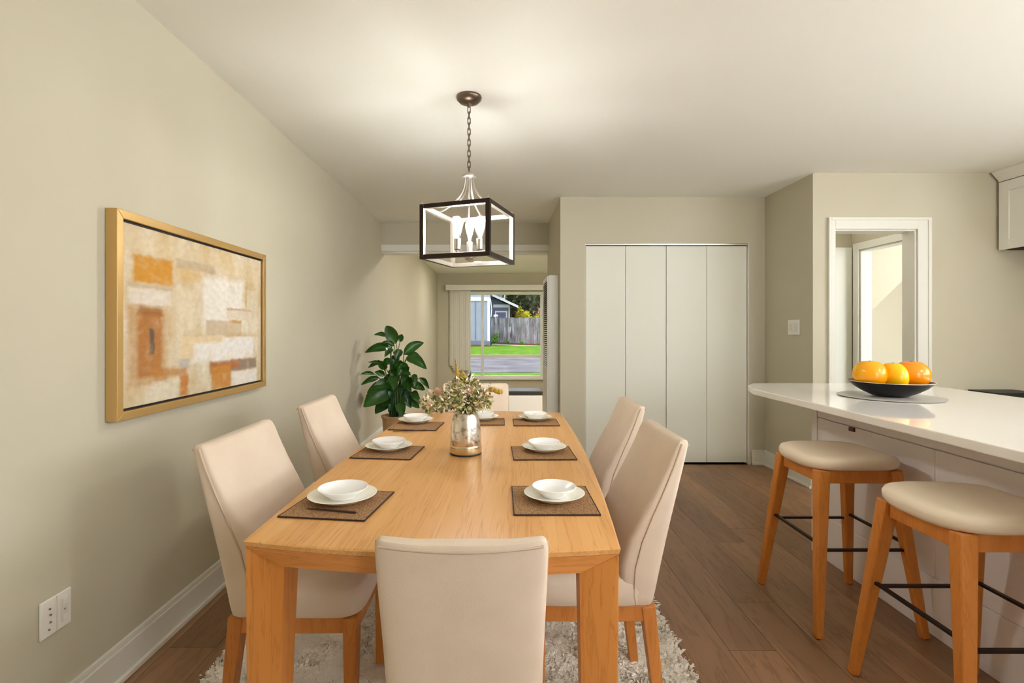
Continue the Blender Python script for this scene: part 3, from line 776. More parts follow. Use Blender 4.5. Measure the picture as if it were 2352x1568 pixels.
for mp_, wd, dp_, rz, pp, sc_, where in sets:
    placemat(mp_[0], mp_[1], wd, dp_, rz, 'brown woven placemat ' + where)
    p = ontable(*pp)
    o = link('dinner_plate', dp_me); o.location = p + Vector((0,0,0.0042)); o.scale = (sc_, sc_*0.96, 1); o.rotation_euler[2] = rz
    tag(o, 'cream dinner plate ' + where, 'plate', 'cream dinner plates')
    o = link('shallow_bowl', bw_me); o.location = p + Vector((0,0.004,0.0120)); o.scale = (sc_*1.0,)*2 + (1,); o.rotation_euler = (0,0,rz)
    tag(o, 'shallow white bowl ' + where, 'bowl', 'shallow white bowls')
# dark utensils on two mats
def utensil(p0, p1, label):
    a = ontable(*p0); b = ontable(*p1); dv = b-a; L_ = dv.length
    t = empty('dark_knife', a + Vector((0,0,0.0042)), math.atan2(dv.y, dv.x)); tag(t, label, 'knife')
    mb = MB(); rr = []
    for u, wd, th in ((0,.002,.0015),(.1,.004,.002),(.35,.0045,.003),(.55,.0035,.003),(.95,.0045,.004),(1,.003,.003)):
        rr.append([(u*L_, -wd, 0), (u*L_, wd, 0), (u*L_, wd*.7, th), (u*L_, -wd*.7, th)])
    mb.rings(rr[:4]); mb.build('blade', M['cutlery'], t, smooth=50)
    mb = MB(); mb.rings(rr[3:]); mb.build('handle', M['cutlery'], t, smooth=50)
utensil((706,1172), (818,1182), 'dark knife on the placemat nearest the painting wall')
utensil((902,993), (980,990), 'dark knife on the placemat nearest the potted plant')
# folded striped napkin on the far right plate
p = ontable(1239, 967)
nk = empty('folded_napkin', p + Vector((0,0,0.040)), R(40)); tag(nk, 'folded pink and white striped napkin on the far right bowl', 'napkin')
mb = MB(); mb.box(-.032,.032,-.014,.014,0,.0025); mb.build('cloth', M['fl_white'], nk, bevel=0.001)
for k in (-.006, .004): MB().box(-.032,.032,k-.0015,k+.0015,.0025,.0029).build('stripe', M['fl_pink'], nk)
# small tumbler
p = ontable(985, 962)
tg = empty('water_glass', p + Vector((0,0,0.0005))); tag(tg, 'small clear glass beside the flowers at the far left place', 'glass')
MB().lathe([(0.001,0.0),(0.018,0.0),(0.021,0.05),(0.0198,0.05),(0.0172,0.005),(0.001,0.005)], 24).build('tumbler', M['bulb_glass'], tg, smooth=50)

# ------------------------------------------------------------------ vase and flowers
vp = ontable(1070, 1041)
vs_ = empty('silver_vase', vp + Vector((0,0,0.0006))); tag(vs_, 'hammered silver vase with a pale gold band on the table', 'vase')
MB().lathe([(0.05,0),(0.059,0.0),(0.060,0.003),(0.059,0.006)], 40).build('foot', M['black'], vs_, smooth=50)
MB().lathe([(0.0585,0.0062),(0.0606,0.012),(0.0602,0.030),(0.0593,0.0365),(0.0588,0.037)], 48, cap1=False).build('gold_band', M['pale_gold'], vs_, smooth=50)
MB().lathe([(0.0588,0.0372),(0.0592,0.038),(0.0585,0.06),(0.0565,0.09),(0.053,0.12),(0.0485,0.142),(0.0445,0.153),(0.042,0.1575),(0.040,0.158),(0.0405,0.150),(0.046,0.13),(0.052,0.09),(0.054,0.06)], 56, cap0=False, cap1=False).build('body', M['silver'], vs_, smooth=50)
vtop = vp + Vector((0,0,0.158))
bq = empty('flower_bouquet', vtop); tag(bq, 'mixed dried bouquet of cream and green filler in the silver vase', 'flowers')
rf = random.Random(11)
def leaflets(clusters, n, cols, size):
    mb = MB()
    for _ in range(n):
        c, rad = rf.choice(clusters)
        while True:
            q = Vector((rf.uniform(-1,1), rf.uniform(-1,1), rf.uniform(-1,1)))
            if q.length <= 1: break
        q = q.normalized()*(q.length**0.45)
        p = Vector(c) + Vector((q.x*rad[0], q.y*rad[1], q.z*rad[2]))
        if p.z < -0.004 and (p.x**2+p.y**2) > 0.03**2: p.z = rf.uniform(0.0, 0.02)
        d = (q*0.8 + Vector((rf.uniform(-1,1), rf.uniform(-1,1), rf.uniform(-.6,1)))).normalized()
        s_ = d.cross(Vector((rf.uniform(-1,1), rf.uniform(-1,1), rf.uniform(-1,1)))).normalized()
        L_ = size*rf.uniform(.6,1.4); W_ = L_*rf.uniform(.2,.38); nn = d.cross(s_)*W_*0.4
        mb.add([p, p+d*L_*.5+s_*W_+nn, p+d*L_, p+d*L_*.5-s_*W_+nn, p+d*L_*.5], [(0,1,4),(1,2,4),(2,3,4),(3,0,4)], rf.choices(range(len(cols)), weights=[c_[1] for c_ in cols])[0])
    return mb
CL = [((0.005,0,0.062),(.080,.078,.056)),((0.005,0,0.062),(.080,.078,.056)),((0.0,-.01,0.025),(.052,.050,.032)),((-.118,-.01,0.036),(.050,.05,.036)),((-.07,-.01,0.045),(.05,.05,.034)),((.062,0,.045),(.035,.04,.035)),((0.0,0,.10),(.045,.05,.035))]
o = leaflets(CL, 1500, [('fl_green',4),('fl_dark',3),('fl_cream',4),('fl_pink',2)], 0.017).build('filler_leaves', [M['fl_green'], M['fl_dark'], M['fl_cream'], M['fl_pink']], bq)
o['kind'] = 'stuff'
mb = MB()
for _ in range(46):
    c, rad = rf.choice(CL); e = Vector(c) + Vector((rf.uniform(-1,1)*rad[0], rf.uniform(-1,1)*rad[1], rf.uniform(-.3,.9)*rad[2]))
    st = Vector((rf.uniform(-.02,.02), rf.uniform(-.02,.02), -0.03)); md_ = (st+e)/2 + Vector((0,0,.02))
    md_.x *= .6; md_.y *= .6
    mb.tube([st, md_, e], 0.0011, 5)
o = mb.build('filler_stems', M['fl_dark'], bq); o['kind'] = 'stuff'
# pale feathery heads
for (x, y, z, r, m_) in ((-.105,-.02,.072,.024,'fl_pink'),(-.135,0,.066,.02,'fl_cream'),(.075,-.02,.068,.022,'fl_pink'),(.09,0,.082,.018,'fl_cream'),(-.02,-.04,.10,.02,'fl_cream'),(.02,-.045,.09,.018,'fl_pink'),(-.06,0,.098,.02,'fl_cream')):
    mb = MB()
    for _ in range(46):
        d = Vector((rf.gauss(0,1), rf.gauss(0,1), rf.gauss(.3,1))).normalized(); s_ = d.cross(Vector((rf.random(),rf.random(),rf.random()))).normalized()*r*.22
        c = Vector((x,y,z)); mb.add([c+d*r*.2, c+d*r*.7+s_, c+d*r*1.1, c+d*r*.7-s_], [(0,1,2,3)])
    mb.build('blossom', M[m_], bq)
def stem_flower(name, tip, base, m_, label, cat='flower', beads=26, r0=.009, taper=True):
    t = empty(name, vtop); tag(t, label, cat)
    a, b = Vector(base), Vector(tip)
    MB().tube([Vector((0,0,-.03)), a*0.5+Vector((0,0,.01)), a, b], .0012, 6).build('stem', M['fl_dark'], t)
    mb = MB()
    for i in range(beads):
        u = i/(beads-1); p = a.lerp(b, u)
        r = r0*((1.15-u) if taper else 1.0)
        for k in range(3):
            an = rf.uniform(0, 6.28); q = p + Vector((math.cos(an), math.sin(an), 0))*r*.7
            rr = r*.55
            mb.rings([[(q.x+rr*math.sin(f)*math.cos(g_), q.y+rr*math.sin(f)*math.sin(g_), q.z+rr*1.3*math.cos(f)) for g_ in [j*1.2566 for j in range(5)]] for f in (.05,.8,1.57,2.3,3.09)])
    mb.build('flower_head', M[m_], t, smooth=60)
zoff = lambda px, py: Vector(((px-1070)*vp.y/F, -0.01, (957-py)*vp.y/F))
stem_flower('flower_spike', zoff(1046, 836), zoff(1052, 880), 'fl_yellow', 'tall mustard flower spike rising above the bouquet')
stem_flower('flower_spike', zoff(1062, 858), zoff(1066, 885), 'fl_yellow', 'short mustard flower spike beside the tallest spike', r0=.011)
stem_flower('bud_stalk', zoff(1082, 862), zoff(1078, 878), 'fl_black', 'small dark bud stalk at the top of the bouquet', beads=8, r0=.005)
stem_flower('flower_sprig', zoff(1150, 911), zoff(1128, 904), 'fl_yellow', 'drooping mustard sprig at the right of the bouquet', beads=14, r0=.012, taper=False)
stem_flower('white_sprig', zoff(1128, 890), zoff(1112, 908), 'fl_white', 'small white sprig at the right of the bouquet', beads=10, r0=.007)

# ------------------------------------------------------------------ potted plant
PD = 4.85
pc = at(908, 757, PD)
pp_ = empty('potted_plant', (pc.x, PD, 0)); tag(pp_, 'leafy dark green plant in a wooden pot by the left wall', 'plant')
MB().lathe([(0.09,0.0),(0.10,0.0),(0.125,0.38),(0.134,0.385),(0.134,0.405),(0.117,0.405),(0.113,0.37),(0.001,0.37)], 40).build('pot', M['pot'], pp_, smooth=40)
MB().lathe([(0.112,0.365),(0.08,0.377),(0.001,0.38)], 32).build('soil', M['soil'], pp_, smooth=60)
LV = [((520,340),(385,105),150),((390,240),(215,225),50),((560,320),(590,215),70),((500,370),(345,325),55),((440,390),(105,460),100),((480,400),(430,505),80),((605,490),(860,335),115),((660,520),(930,680),130),((680,490),(850,550),80),((400,680),(340,545),90),((340,610),(190,580),38),((340,600),(155,665),52),((480,720),(460,500),90),((560,700),(600,560),120),((250,740),(85,735),42),((380,760),(260,710),70),((520,830),(310,880),140),((300,790),(85,880),64),((600,850),(760,830),120),((770,740),(810,920),64),((830,800),(940,960),64),((400,900),(120,1010),115),((430,950),(150,1150),210),((300,1020),(80,1060),62),((500,900),(470,1050),75),((540,960),(525,1110),98),((690,960),(700,1120),84),((700,900),(880,990),92),((740,980),(880,1080),82),((430,1100),(220,1290),140),((520,1130),(430,1240),64),((560,900),(600,1030),84),((620,700),(760,740),84),((700,1000),(830,1160),74),((640,940),(650,1100),74),((470,660),(590,720),110),((660,640),(560,780),100),((480,1000),(390,1100),130),((600,1010),(720,1200),120),((520,1050),(560,1230),110),((420,840),(520,960),120),((640,820),(760,960),110),((700,700),(640,860),90),((560,780),(430,700),110),((600,760),(720,640),100),((480,880),(250,930),130),((620,900),(820,860),110),((560,1040),(330,1180),150),((640,1080),(800,1230),110),((520,760),(560,930),130),((460,560),(330,640),80),((600,600),(700,760),100),((580,420),(520,560),90),((450,1020),(240,1090),140),((600,1120),(640,1290),120),((540,540),(470,640),90)]
rl_ = random.Random(5)
def zpx(p): return at(820+p[0]/5.806, 730+p[1]/5.806, PD) - Vector((pc.x, PD, 0))
stm = []
for i, (b0, b1, wd) in enumerate(LV):
    ca = math.cos(i*2.39); ya = rl_.uniform(-.16, .12)
    a = zpx(b0); b = zpx(b1); a.y += ya*0.5; b.y += ya + rl_.uniform(-.06,.03)
    W_ = wd/5.806*PD/F*0.62
    dv = b-a; L_ = dv.length
    tdir = dv.normalized(); view = Vector((0,-1,0.15)); sdir = tdir.cross(view).normalized()
    nrm = sdir.cross(tdir).normalized()
    tilt = rl_.uniform(-.3,.3)
    s2 = (sdir*math.cos(tilt) + nrm*math.sin(tilt)).normalized(); n2 = s2.cross(tdir).normalized()
    mb = MB(); rows = 9; rings = []
    for r in range(rows):
        u = r/(rows-1)
        wdt = W_*(math.sin(math.pi*min(1, u**0.75*0.98+0.01))**0.75)*(1-0.15*u)+0.001
        cen = a + dv*u + Vector((0,0,1))*(0.10*L_*math.sin(u*math.pi)) + n2*(0.05*L_*math.sin(u*3.0))
        rip = 0.006*math.sin(u*9+i)
        rings.append([cen - s2*wdt + n2*(wdt*0.35+rip), cen - s2*wdt*.5 + n2*wdt*0.10, cen - n2*0.004, cen + s2*wdt*.5 + n2*wdt*0.10, cen + s2*wdt + n2*(wdt*0.35-rip)])
    mb.rings(rings, False, False, closed=False)
    mb.rings([[p - n2*0.0015 for p in q] for q in rings], False, False, closed=False)
    lf = mb.build('leaf', M['leaf_blue'] if i in (24,25,26,30,31,34) else M['leaf'], pp_, smooth=80)
    mbs = MB(); root = Vector((rl_.uniform(-.05,.05), rl_.uniform(-.05,.05), .385))
    if a.z < .5: root.z = .38
    mid = Vector((root.x*1.2 + a.x*.25, root.y*1.2+a.y*.3, root.z + (a.z-root.z)*.6))
    mbs.tube([root, mid, a], [.006,.005,.0035], 6).build('stem', M['stem'], lf, smooth=60)

# ------------------------------------------------------------------ chandelier
CX, CY = -0.160, 2.60
cl = empty('chandelier', (CX, CY, ZC)); tag(cl, 'open box pendant chandelier with dark frame and three glowing bulbs', 'chandelier')
zz0 = lambda z: z - ZC
MB().lathe([(0.064,-0.001),(0.066,-0.006),(0.063,-0.016),(0.050,-0.030),(0.034,-0.036),(0.014,-0.040),(0.010,-0.048),(0.006,-0.056)], 40).build('canopy', M['canopy_metal'], cl, smooth=40)
# chain
ztop, zbot = 2.385, 2.045
lm = MB(); ll = 0.034
pts = []
for k in range(20):
    a = 2*math.pi*k/20
    pts.append((0.0075*math.cos(a), 0, 0.011*math.sin(a) + (0.009 if math.sin(a) > 0 else -0.009)))
lm.tube(pts, 0.0022, 6, closed=True)
lme = lm.mesh('chain_link', M['canopy_metal'])
nl = 12
for i in range(nl):
    o = link('chain_link', lme, cl); o.location = (0,0, zz0(ztop - (i+.5)*(ztop-zbot)/nl)); o.rotation_euler = (0,0,R(90*(i%2)+20))
MB().lathe([(0.004,0.028),(0.010,0.020),(0.030,0.014),(0.037,0.006),(0.037,-0.004),(0.030,-0.009),(0.006,-0.010)], 36, c=(0,0,zz0(2.025))).build('hub', M['nickel'], cl, smooth=40)
CR = Matrix.Rotation(R(-20), 4, 'Z')
S = 0.176; zb, zt_ = zz0(1.592), zz0(1.842); BW = 0.011
cor = [CR @ Vector((sx*S, sy*S, 0)) for sx, sy in ((-1,-1),(1,-1),(1,1),(-1,1))]
def cage_bar(a, b, outdir):
    mb = MB().bar(a, b, 2*BW, 2*BW)
    me = mb.mesh('frame_bar', [M['bronze'], M['nickel']])
    for p in me.polygons:
        inward = p.normal.dot(outdir) < -0.3
        p.material_index = 1 if inward else 0
    link('frame_bar', me, cl, bevel=0.0012)
for i in range(4):
    a, b = cor[i], cor[(i+1)%4]
    mid = ((a+b)/2).normalized()
    e = (b-a).normalized()*BW
    for z, k in ((zb, -1), (zt_, 1)):
        out = (mid + Vector((0,0,0.8*k))).normalized()
        p0 = Vector((a.x,a.y,z))+e*1.02; p1 = Vector((b.x,b.y,z))-e*1.02
        # bar aligned with the edge
        u = (p1-p0).normalized(); v = Vector((0,0,1)); n_ = u.cross(v)
        mb = MB(); mb.rings([[p + n_*BW*sx + v*BW*sy for sx, sy in ((-1,-1),(1,-1),(1,1),(-1,1))] for p in (p0,p1)])
        me = mb.mesh('frame_bar', [M['bronze'], M['nickel']])
        for p in me.polygons: p.material_index = 1 if (p.normal.dot(mid) < -0.5 or p.normal.z*k < -0.5) else 0
        link('frame_bar', me, cl, bevel=0.0012)
    mb = MB(); n1 = (CR @ Vector((1,0,0))); n2_ = (CR @ Vector((0,1,0)))
    mb.rings([[Vector((a.x,a.y,z)) + n1*BW*sx + n2_*BW*sy for sx, sy in ((-1,-1),(1,-1),(1,1),(-1,1))] for z in (zb-BW, zt_+BW)])
    me = mb.mesh('frame_post', [M['bronze'], M['nickel']])
    rd = a.normalized()
    for p in me.polygons: p.material_index = 1 if p.normal.dot(rd) < -0.3 else 0
    link('frame_post', me, cl, bevel=0.0012)
    # finial above the post
    MB().lathe([(0.004,0),(0.005,0.006),(0.001,0.014)], 10, c=(a.x,a.y,zt_+BW)).build('finial', M['nickel'], cl, smooth=50)
    # curved arm from hub to the middle of the upper edge
    m_ = (a+b)/2; h0 = zz0(2.016)
    arm = []
    for k in range(13):
        u = k/12; r = 0.022/S + (1-0.022/S)*(u**2.1)
        arm.append(Vector((m_.x*r, m_.y*r, h0 + (zt_+BW-h0)*(1-(1-u)**1.25))))
    MB().tube(arm, 0.0055, 8).build('arm', M['nickel'], cl, smooth=60)
MB().tube([(0,0,zz0(2.015)),(0,0,zz0(1.60))], 0.0045, 10).build('centre_rod', M['nickel'], cl, smooth=60)
MB().lathe([(0.004,-0.022),(0.006,-0.016),(0.020,-0.012),(0.026,-0.004),(0.026,0.008),(0.018,0.016),(0.006,0.02)], 32, c=(0,0,zz0(1.605))).build('lower_hub', M['nickel'], cl, smooth=40)
for k in range(3):
    an = R(90 + 120*k); rx, ry = 0.066*math.cos(an), 0.066*math.sin(an)
    br = MB().tube([(0,0,zz0(1.607)),(rx*.6,ry*.6,zz0(1.607)),(rx*.95,ry*.95,zz0(1.615)),(rx,ry,zz0(1.64))], 0.0045, 8).build('bulb_arm', M['nickel'], cl, smooth=60)
    MB().lathe([(0.008,0),(0.0165,0.004),(0.0175,0.008),(0.0175,0.058),(0.014,0.060)], 24, c=(rx,ry,zz0(1.638))).build('socket', M['nickel'], br, smooth=40)
    MB().lathe([(0.012,0.0),(0.013,0.010),(0.021,0.040),(0.029,0.072),(0.031,0.088),(0.027,0.104),(0.017,0.116),(0.002,0.121)], 24, c=(rx,ry,zz0(1.6985))).build('bulb_glass', M['bulb_glass'], br, smooth=60)
    MB().lathe([(0.003,0.012),(0.008,0.024),(0.016,0.050),(0.022,0.076),(0.023,0.088),(0.019,0.101),(0.010,0.110),(0.001,0.113)], 20, c=(rx,ry,zz0(1.6985))).build('glowing_core', M['bulb'], br, smooth=60)

# ------------------------------------------------------------------ island
IX, IZ = 1.745, 0.868
YI0, YI1 = 0.15, 2.80
isl = empty('kitchen_island', (2.1, 1.5, 0)); tag(isl, 'white kitchen island base behind the two stools', 'island')
bpy.context.view_layer.update()
kid('body', MB().box(IX+0.012, 2.46, YI0, YI1-0.012, 0.0, IZ-0.001), M['island'], isl, bevel=0.003)
kid('end_panel', MB().box(IX+0.012, 2.46, YI1-0.012, YI1, 0.0, IZ-0.001), M['island'], isl, bevel=0.002)
kid('corner_post', MB().box(IX-0.002, IX+0.03, YI1-0.045, YI1+0.001, 0.0, IZ-0.001), M['island'], isl, bevel=0.002)
# long drawer face above, two door panels below, plinth
kid('top_rail', MB().box(IX, IX+0.012, YI0, YI1-0.05, 0.753, IZ-0.001), M['island'], isl, bevel=0.0015)
ys = [YI0, 0.95, 2.008, YI1-0.05]
for i in range(3):
    kid('panel', MB().box(IX, IX+0.012, ys[i]+0.001, ys[i+1]-0.001, 0.235, 0.748), M['island'], isl, bevel=0.0015)
kid('plinth', MB().box(IX-0.003, IX+0.012, YI0, YI1-0.046, 0.0, 0.233), M['island'], isl, bevel=0.003)
kid('pull', MB().box(IX-0.010, IX, 2.458, 2.492, 0.728, 0.748), M['pull'], isl, bevel=0.001)
wt = MB(); poly = [(1.415, YI0-0.1), (1.415, 2.80), (1.475, 2.98), (1.56, 3.09), (1.62, 3.10), (2.54, 3.10), (2.54, YI0-0.1)]
wt.prism(poly, IZ, 0.90)
tag(wt.build('island_worktop', M['quartz'], None, bevel=0.004), 'glossy white quartz worktop of the island', 'worktop')

# flat grey disc, bowl, fruit
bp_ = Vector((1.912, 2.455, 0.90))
ty = MB().lathe([(0.10,0.0),(0.200,0.0),(0.216,0.003),(0.217,0.0045),(0.21,0.0050),(0.001,0.0042)], 64).build('round_disc', M['disc'], None, smooth=40, loc=bp_+Vector((0,0,0.0005)))
tag(ty, 'flat grey round disc under the fruit bowl', 'disc')
fb_ = empty('fruit_bowl', bp_ + Vector((0,0,0.0058))); tag(fb_, 'shallow black bowl holding three oranges on the island', 'bowl')
MB().lathe([(0.03,0.0),(0.055,0.0),(0.075,0.004),(0.112,0.022),(0.145,0.044),(0.168,0.066),(0.1735,0.0725),(0.171,0.0715),(0.142,0.050),(0.106,0.029),(0.065,0.011),(0.001,0.009)], 56).build('shell', M['bowl'], fb_, smooth=45)
def rimring():
    mb = MB(); mb.tube([(0.1735*math.cos(a*math.pi/28), 0.1735*math.sin(a*math.pi/28), 0.0728) for a in range(56)], 0.0012, 6, closed=True); return mb
rimring().build('rim', M['bowl_in'], fb_, smooth=60)
def fruit(name, loc, rx, ry, rz, m_, label):
    t = empty(name, loc); tag(t, label, 'orange')
    mb = MB(); rings = []
    for i in range(17):
        f = math.pi*(i+.02)/16.04; r = math.sin(f)**0.82; z = math.cos(f)
        dim = -0.06*math.exp(-((f)/0.22)**2)
        rings.append([(rx*r*math.cos(a*math.pi/16), ry*r*math.sin(a*math.pi/16), rz*(z+dim)) for a in range(32)])
    mb.rings(rings).build('peel', M[m_], t, smooth=80)
    MB().lathe([(0.006,0.0),(0.005,0.003),(0.002,0.004)], 10, c=(0,0,rz*0.935)).build('stem_end', M['stem'], t)
    return t
fz = bp_.z
fruit('orange', (bp_.x-0.102, bp_.y-0.005, fz+0.112), 0.068, 0.078, 0.068, 'fruit1', 'golden orange at the left of the black bowl')
fruit('orange', (bp_.x-0.008, bp_.y-0.03, fz+0.100), 0.053, 0.074, 0.072, 'fruit2', 'yellow orange in the middle of the black bowl')
fruit('orange', (bp_.x+0.098, bp_.y-0.010, fz+0.111), 0.075, 0.079, 0.067, 'fruit3', 'deep orange fruit with a glossy highlight at the right of the bowl')

# ------------------------------------------------------------------ stools
def make_stool():
    t = empty('bar_stool')
    # seat: D-shaped pad, rounded towards the room (-x), saddle dip
    def outl(ins):
        pts = []
        n = 40
        for x, y in rrect(.195-ins, .190-ins, n, 4.2):
            if x < 0: x = x*(1.0 - 0.10*(abs(y)/.19)**2)
            else: y = y*(1.0 - 0.05*(x/.195))
            pts.append((x, y))
        return pts
    mb = MB(); rings = []
    for z, ins in ((.612,.020),(.616,.008),(.626,.001),(.640,.0),(.652,.006),(.660,.022),(.664,.05),(.665,.10)):
        rings.append([(x, y, z + 0.012*((abs(y)/.19)**2) - 0.006 + (0.008 if x > .12 else 0)*((x-.12)/.075 if x > .12 else 0)) for x, y in outl(ins)])
    mb.rings(rings).build('seat', M['leather'], t, smooth=50)
    L = {}
    for sx in (-1, 1):
        for sy in (-1, 1):
            top = Vector((sx*.148, sy*.138, .612)); bot = Vector((sx*.212, sy*.218, 0))
            L[(sx,sy)] = (top, bot)
            MB().bar(top, bot, .052, .046, .030, .028).build('leg', M['stool_leg'], t, bevel=0.006)
    for sy in (-1, 1):
        MB().box(-.128, .128, sy*.140-.011, sy*.140+.011, .562, .612).build('apron', M['stool_leg'], t, bevel=0.003)
    for sx in (-1, 1):
        MB().box(sx*.150-.011, sx*.150+.011, -.118, .118, .562, .612).build('apron', M['stool_leg'], t, bevel=0.003)
    def pt_(k, z):
        a, b = L[k]; u = (a.z-z)/(a.z-b.z); return a.lerp(b, u)
    for k0, k1, z in (((-1,-1),(1,-1),.315),((-1,1),(1,1),.315),((-1,-1),(-1,1),.335),((1,-1),(1,1),.335)):
        MB().bar(pt_(k0,z), pt_(k1,z), .009, .013).build('footrest_bar', M['metal_black'], t)
    return t
st = make_stool(); st.location = (1.482, 2.215, 0); st.scale = (1, 1, 1.06)
tag(st, 'wooden bar stool with beige seat, nearer the closet doors', 'stool', 'bar stools at the island')
s2_ = copy_tree(st); s2_.location = (1.478, 1.575, 0)
tag(s2_, 'wooden bar stool with beige seat, cut by the right edge of the photo', 'stool', 'bar stools at the island')

# ------------------------------------------------------------------ kitchen cabinet and appliance
kc = empty('wall_cabinet', (3.83, 3.4, 1.84)); tag(kc, 'white shaker wall cabinet at the right edge below the ceiling', 'cabinet')
bpy.context.view_layer.update()
KX, K0, K1 = 3.85, 2.9, 3.845
kid('body', MB().box(KX, XK-0.001, K0, K1, 1.845, 2.36), M['white'], kc, bevel=0.002)
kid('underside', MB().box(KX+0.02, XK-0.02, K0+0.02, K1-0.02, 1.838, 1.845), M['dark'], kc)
for ya, yb in ((3.38, K1-0.003), (K0+0.003, 3.375)):
    dr = kid('door', MB().box(KX-0.012, KX-0.001, ya, yb, 1.84, 2.355), M['white'], kc, bevel=0.001)
    mb = MB(); s_ = 0.075; x0, x1 = KX-0.022, KX-0.0121
    mb.box(x0, x1, ya, ya+s_, 1.84, 2.355).box(x0, x1, yb-s_, yb, 1.84, 2.355).box(x0, x1, ya+s_, yb-s_, 1.84, 1.84+s_).box(x0, x1, ya+s_, yb-s_, 2.355-s_, 2.355)
    o = mb.build('shaker_rim', M['white'], None, bevel=0.0015); o.parent = dr; o.matrix_parent_inverse = dr.matrix_world.inverted() if False else Matrix.Identity(4)
mb = MB(); prof = [(KX-0.022, 2.361), (KX-0.022, 2.372), (KX-0.075, 2.432), (KX-0.075, 2.4385), (XK-0.001, 2.4385), (XK-0.001, 2.361)]
mb.rings([[(x, y, z) for x, z in prof] for y in (K0, K1)])
kid('crown', mb, M['white'], kc)

ap = empty('kitchen_appliance', (3.77, 3.735, 0)); tag(ap, 'dark grey appliance top peeking out behind the island worktop', 'appliance')
MB().box(-.165,.165,-.10,.118,.03,.735).build('body', M['appliance'], ap, bevel=0.006)
MB().box(-.17,.17,-.105,.119,.736,.772).build('top', M['black'], ap, bevel=0.004)
MB().box(-.15,.15,-.114,-.101,.08,.70).build('door', M['appliance'], ap, bevel=0.004)
MB().box(-.13,.13,-.134,-.115,.65,.665).build('handle', M['nickel'], ap, bevel=0.003)
for sx in (-.14,.14):
    for sy in (-.07,.09): MB().box(sx-.015,sx+.015,sy-.015,sy+.015,0,.03).build('foot', M['black'], ap)

# ------------------------------------------------------------------ outside the window
def gz(x, y):   # rising lawn
    return None
lawn = MB(); lawn.add([(-14,23.6,-0.06),(16,23.6,-0.06),(16,32.0,0.02),(1.0,32.0,0.20),(-0.52,32.0,0.28),(-0.56,29.5,0.24),(-14,29.5,0.38)], [(0,1,2,3,4,5,6)])
tag(lawn.build('lawn', M['lawn']), 'sunlit green lawn outside the window', 'lawn', kind='stuff')
asp = MB().box(-16, 18, 15.7, 23.45, -0.25, -0.10)
tag(asp.build('street_asphalt', M['asphalt']), 'grey asphalt drive outside the window', 'pavement', kind='structure')
ng = MB().box(-16, 18, 10.98, 15.7, -0.3, -0.12)
tag(ng.build('grass_verge', M['lawn']), 'strip of grass just below the window', 'grass', kind='stuff')
cb = MB().box(-16, 18, 23.4, 23.6, -0.25, -0.05)
tag(cb.build('street_curb', M['curb'], bevel=0.02), 'pale curb between the asphalt and the lawn', 'curb', kind='structure')
ed = MB(); ed.rings([[(x, 32.0, z-0.1), (x, 32.12, z-0.1), (x, 32.12, z+0.06), (x, 32.0, z+0.06)] for x, z in ((-0.52,.28),(1.0,.20),(3.5,.13),(16,.02))])
tag(ed.build('bed_edging', M['curb']), 'thin pale edging between lawn and mulch bed', 'edging', kind='structure')
ml = MB(); ml.rings([[(x, 32.12, z), (x, 33.15, z+0.10), (x, 33.15, z-0.3), (x, 32.12, z-0.3)] for x, z in ((-0.52,.30),(1.0,.24),(3.5,.17),(16,.05))])
ml.rings([[(x, 29.5, z), (x, 29.92, z+0.06), (x, 29.92, z-0.3), (x, 29.5, z-0.3)] for x, z in ((-14,.40),(-0.56,.26))])
tag(MB().box(-16, 20, 33.45, 62, -0.3, 0.15).build('ground_outside', M['mulch']), 'bare ground behind the fence', 'ground', kind='structure')
tag(ml.build('mulch_bed', M['mulch']), 'reddish mulch bed along the fence', 'mulch', kind='stuff')
# fence
fn = empty('board_fence', (1.0, 33.2, 0.15)); tag(fn, 'weathered grey board fence behind the lawn', 'fence')
rb = random.Random(21)
fx = -0.52
fbm = [MB().box(-.068,.068,-.011,.011,0,1.0).mesh('fence_board', M['fence']) for _ in range(1)]
k = 0
while fx < 3.4:
    zb_ = 0.42 - 0.08*(fx+0.6)
    o = link('fence_board', fbm[0], fn); o.location = (fx-1.0, (0.02 if k % 2 else 0.0), zb_-0.15); o.scale = (1, 1, 2.02 - zb_ + rb.uniform(-.03,.03)); o.rotation_euler = (0, R(rb.uniform(-.5,.5)), 0)
    fx += 0.142; k += 1
for z in (0.75, 1.65): MB().box(-1.65, 2.45, .035, .075, z-.195, z-.105).build('fence_rail', M['fence'], fn)
# house
hs_ = empty('blue_house', (-3, 30, 0)); tag(hs_, 'blue-grey board and batten house with white trim across the lawn', 'house')
bpy.context.view_layer.update()
hx = -0.62
kid('wall', MB().box(-9, hx, 30, 36, 0.16, 6.2), M['siding'], hs_)
for i in range(10):
    x = hx - 0.42 - i*0.42
    kid('batten', MB().box(x-.02, x+.02, 29.97, 30, 0.62, 2.95), M['siding2'], hs_)
kid('band_board', MB().box(-9, hx+.02, 29.94, 30, 2.95, 3.17), M['ext_white'], hs_)
kid('corner_board', MB().box(hx-.12, hx+.02, 29.95, 30.1, 0.55, 2.95), M['ext_white'], hs_)
kid('base_course', MB().box(-9, hx+.02, 29.96, 30, 0.2, 0.58), M['siding2'], hs_)
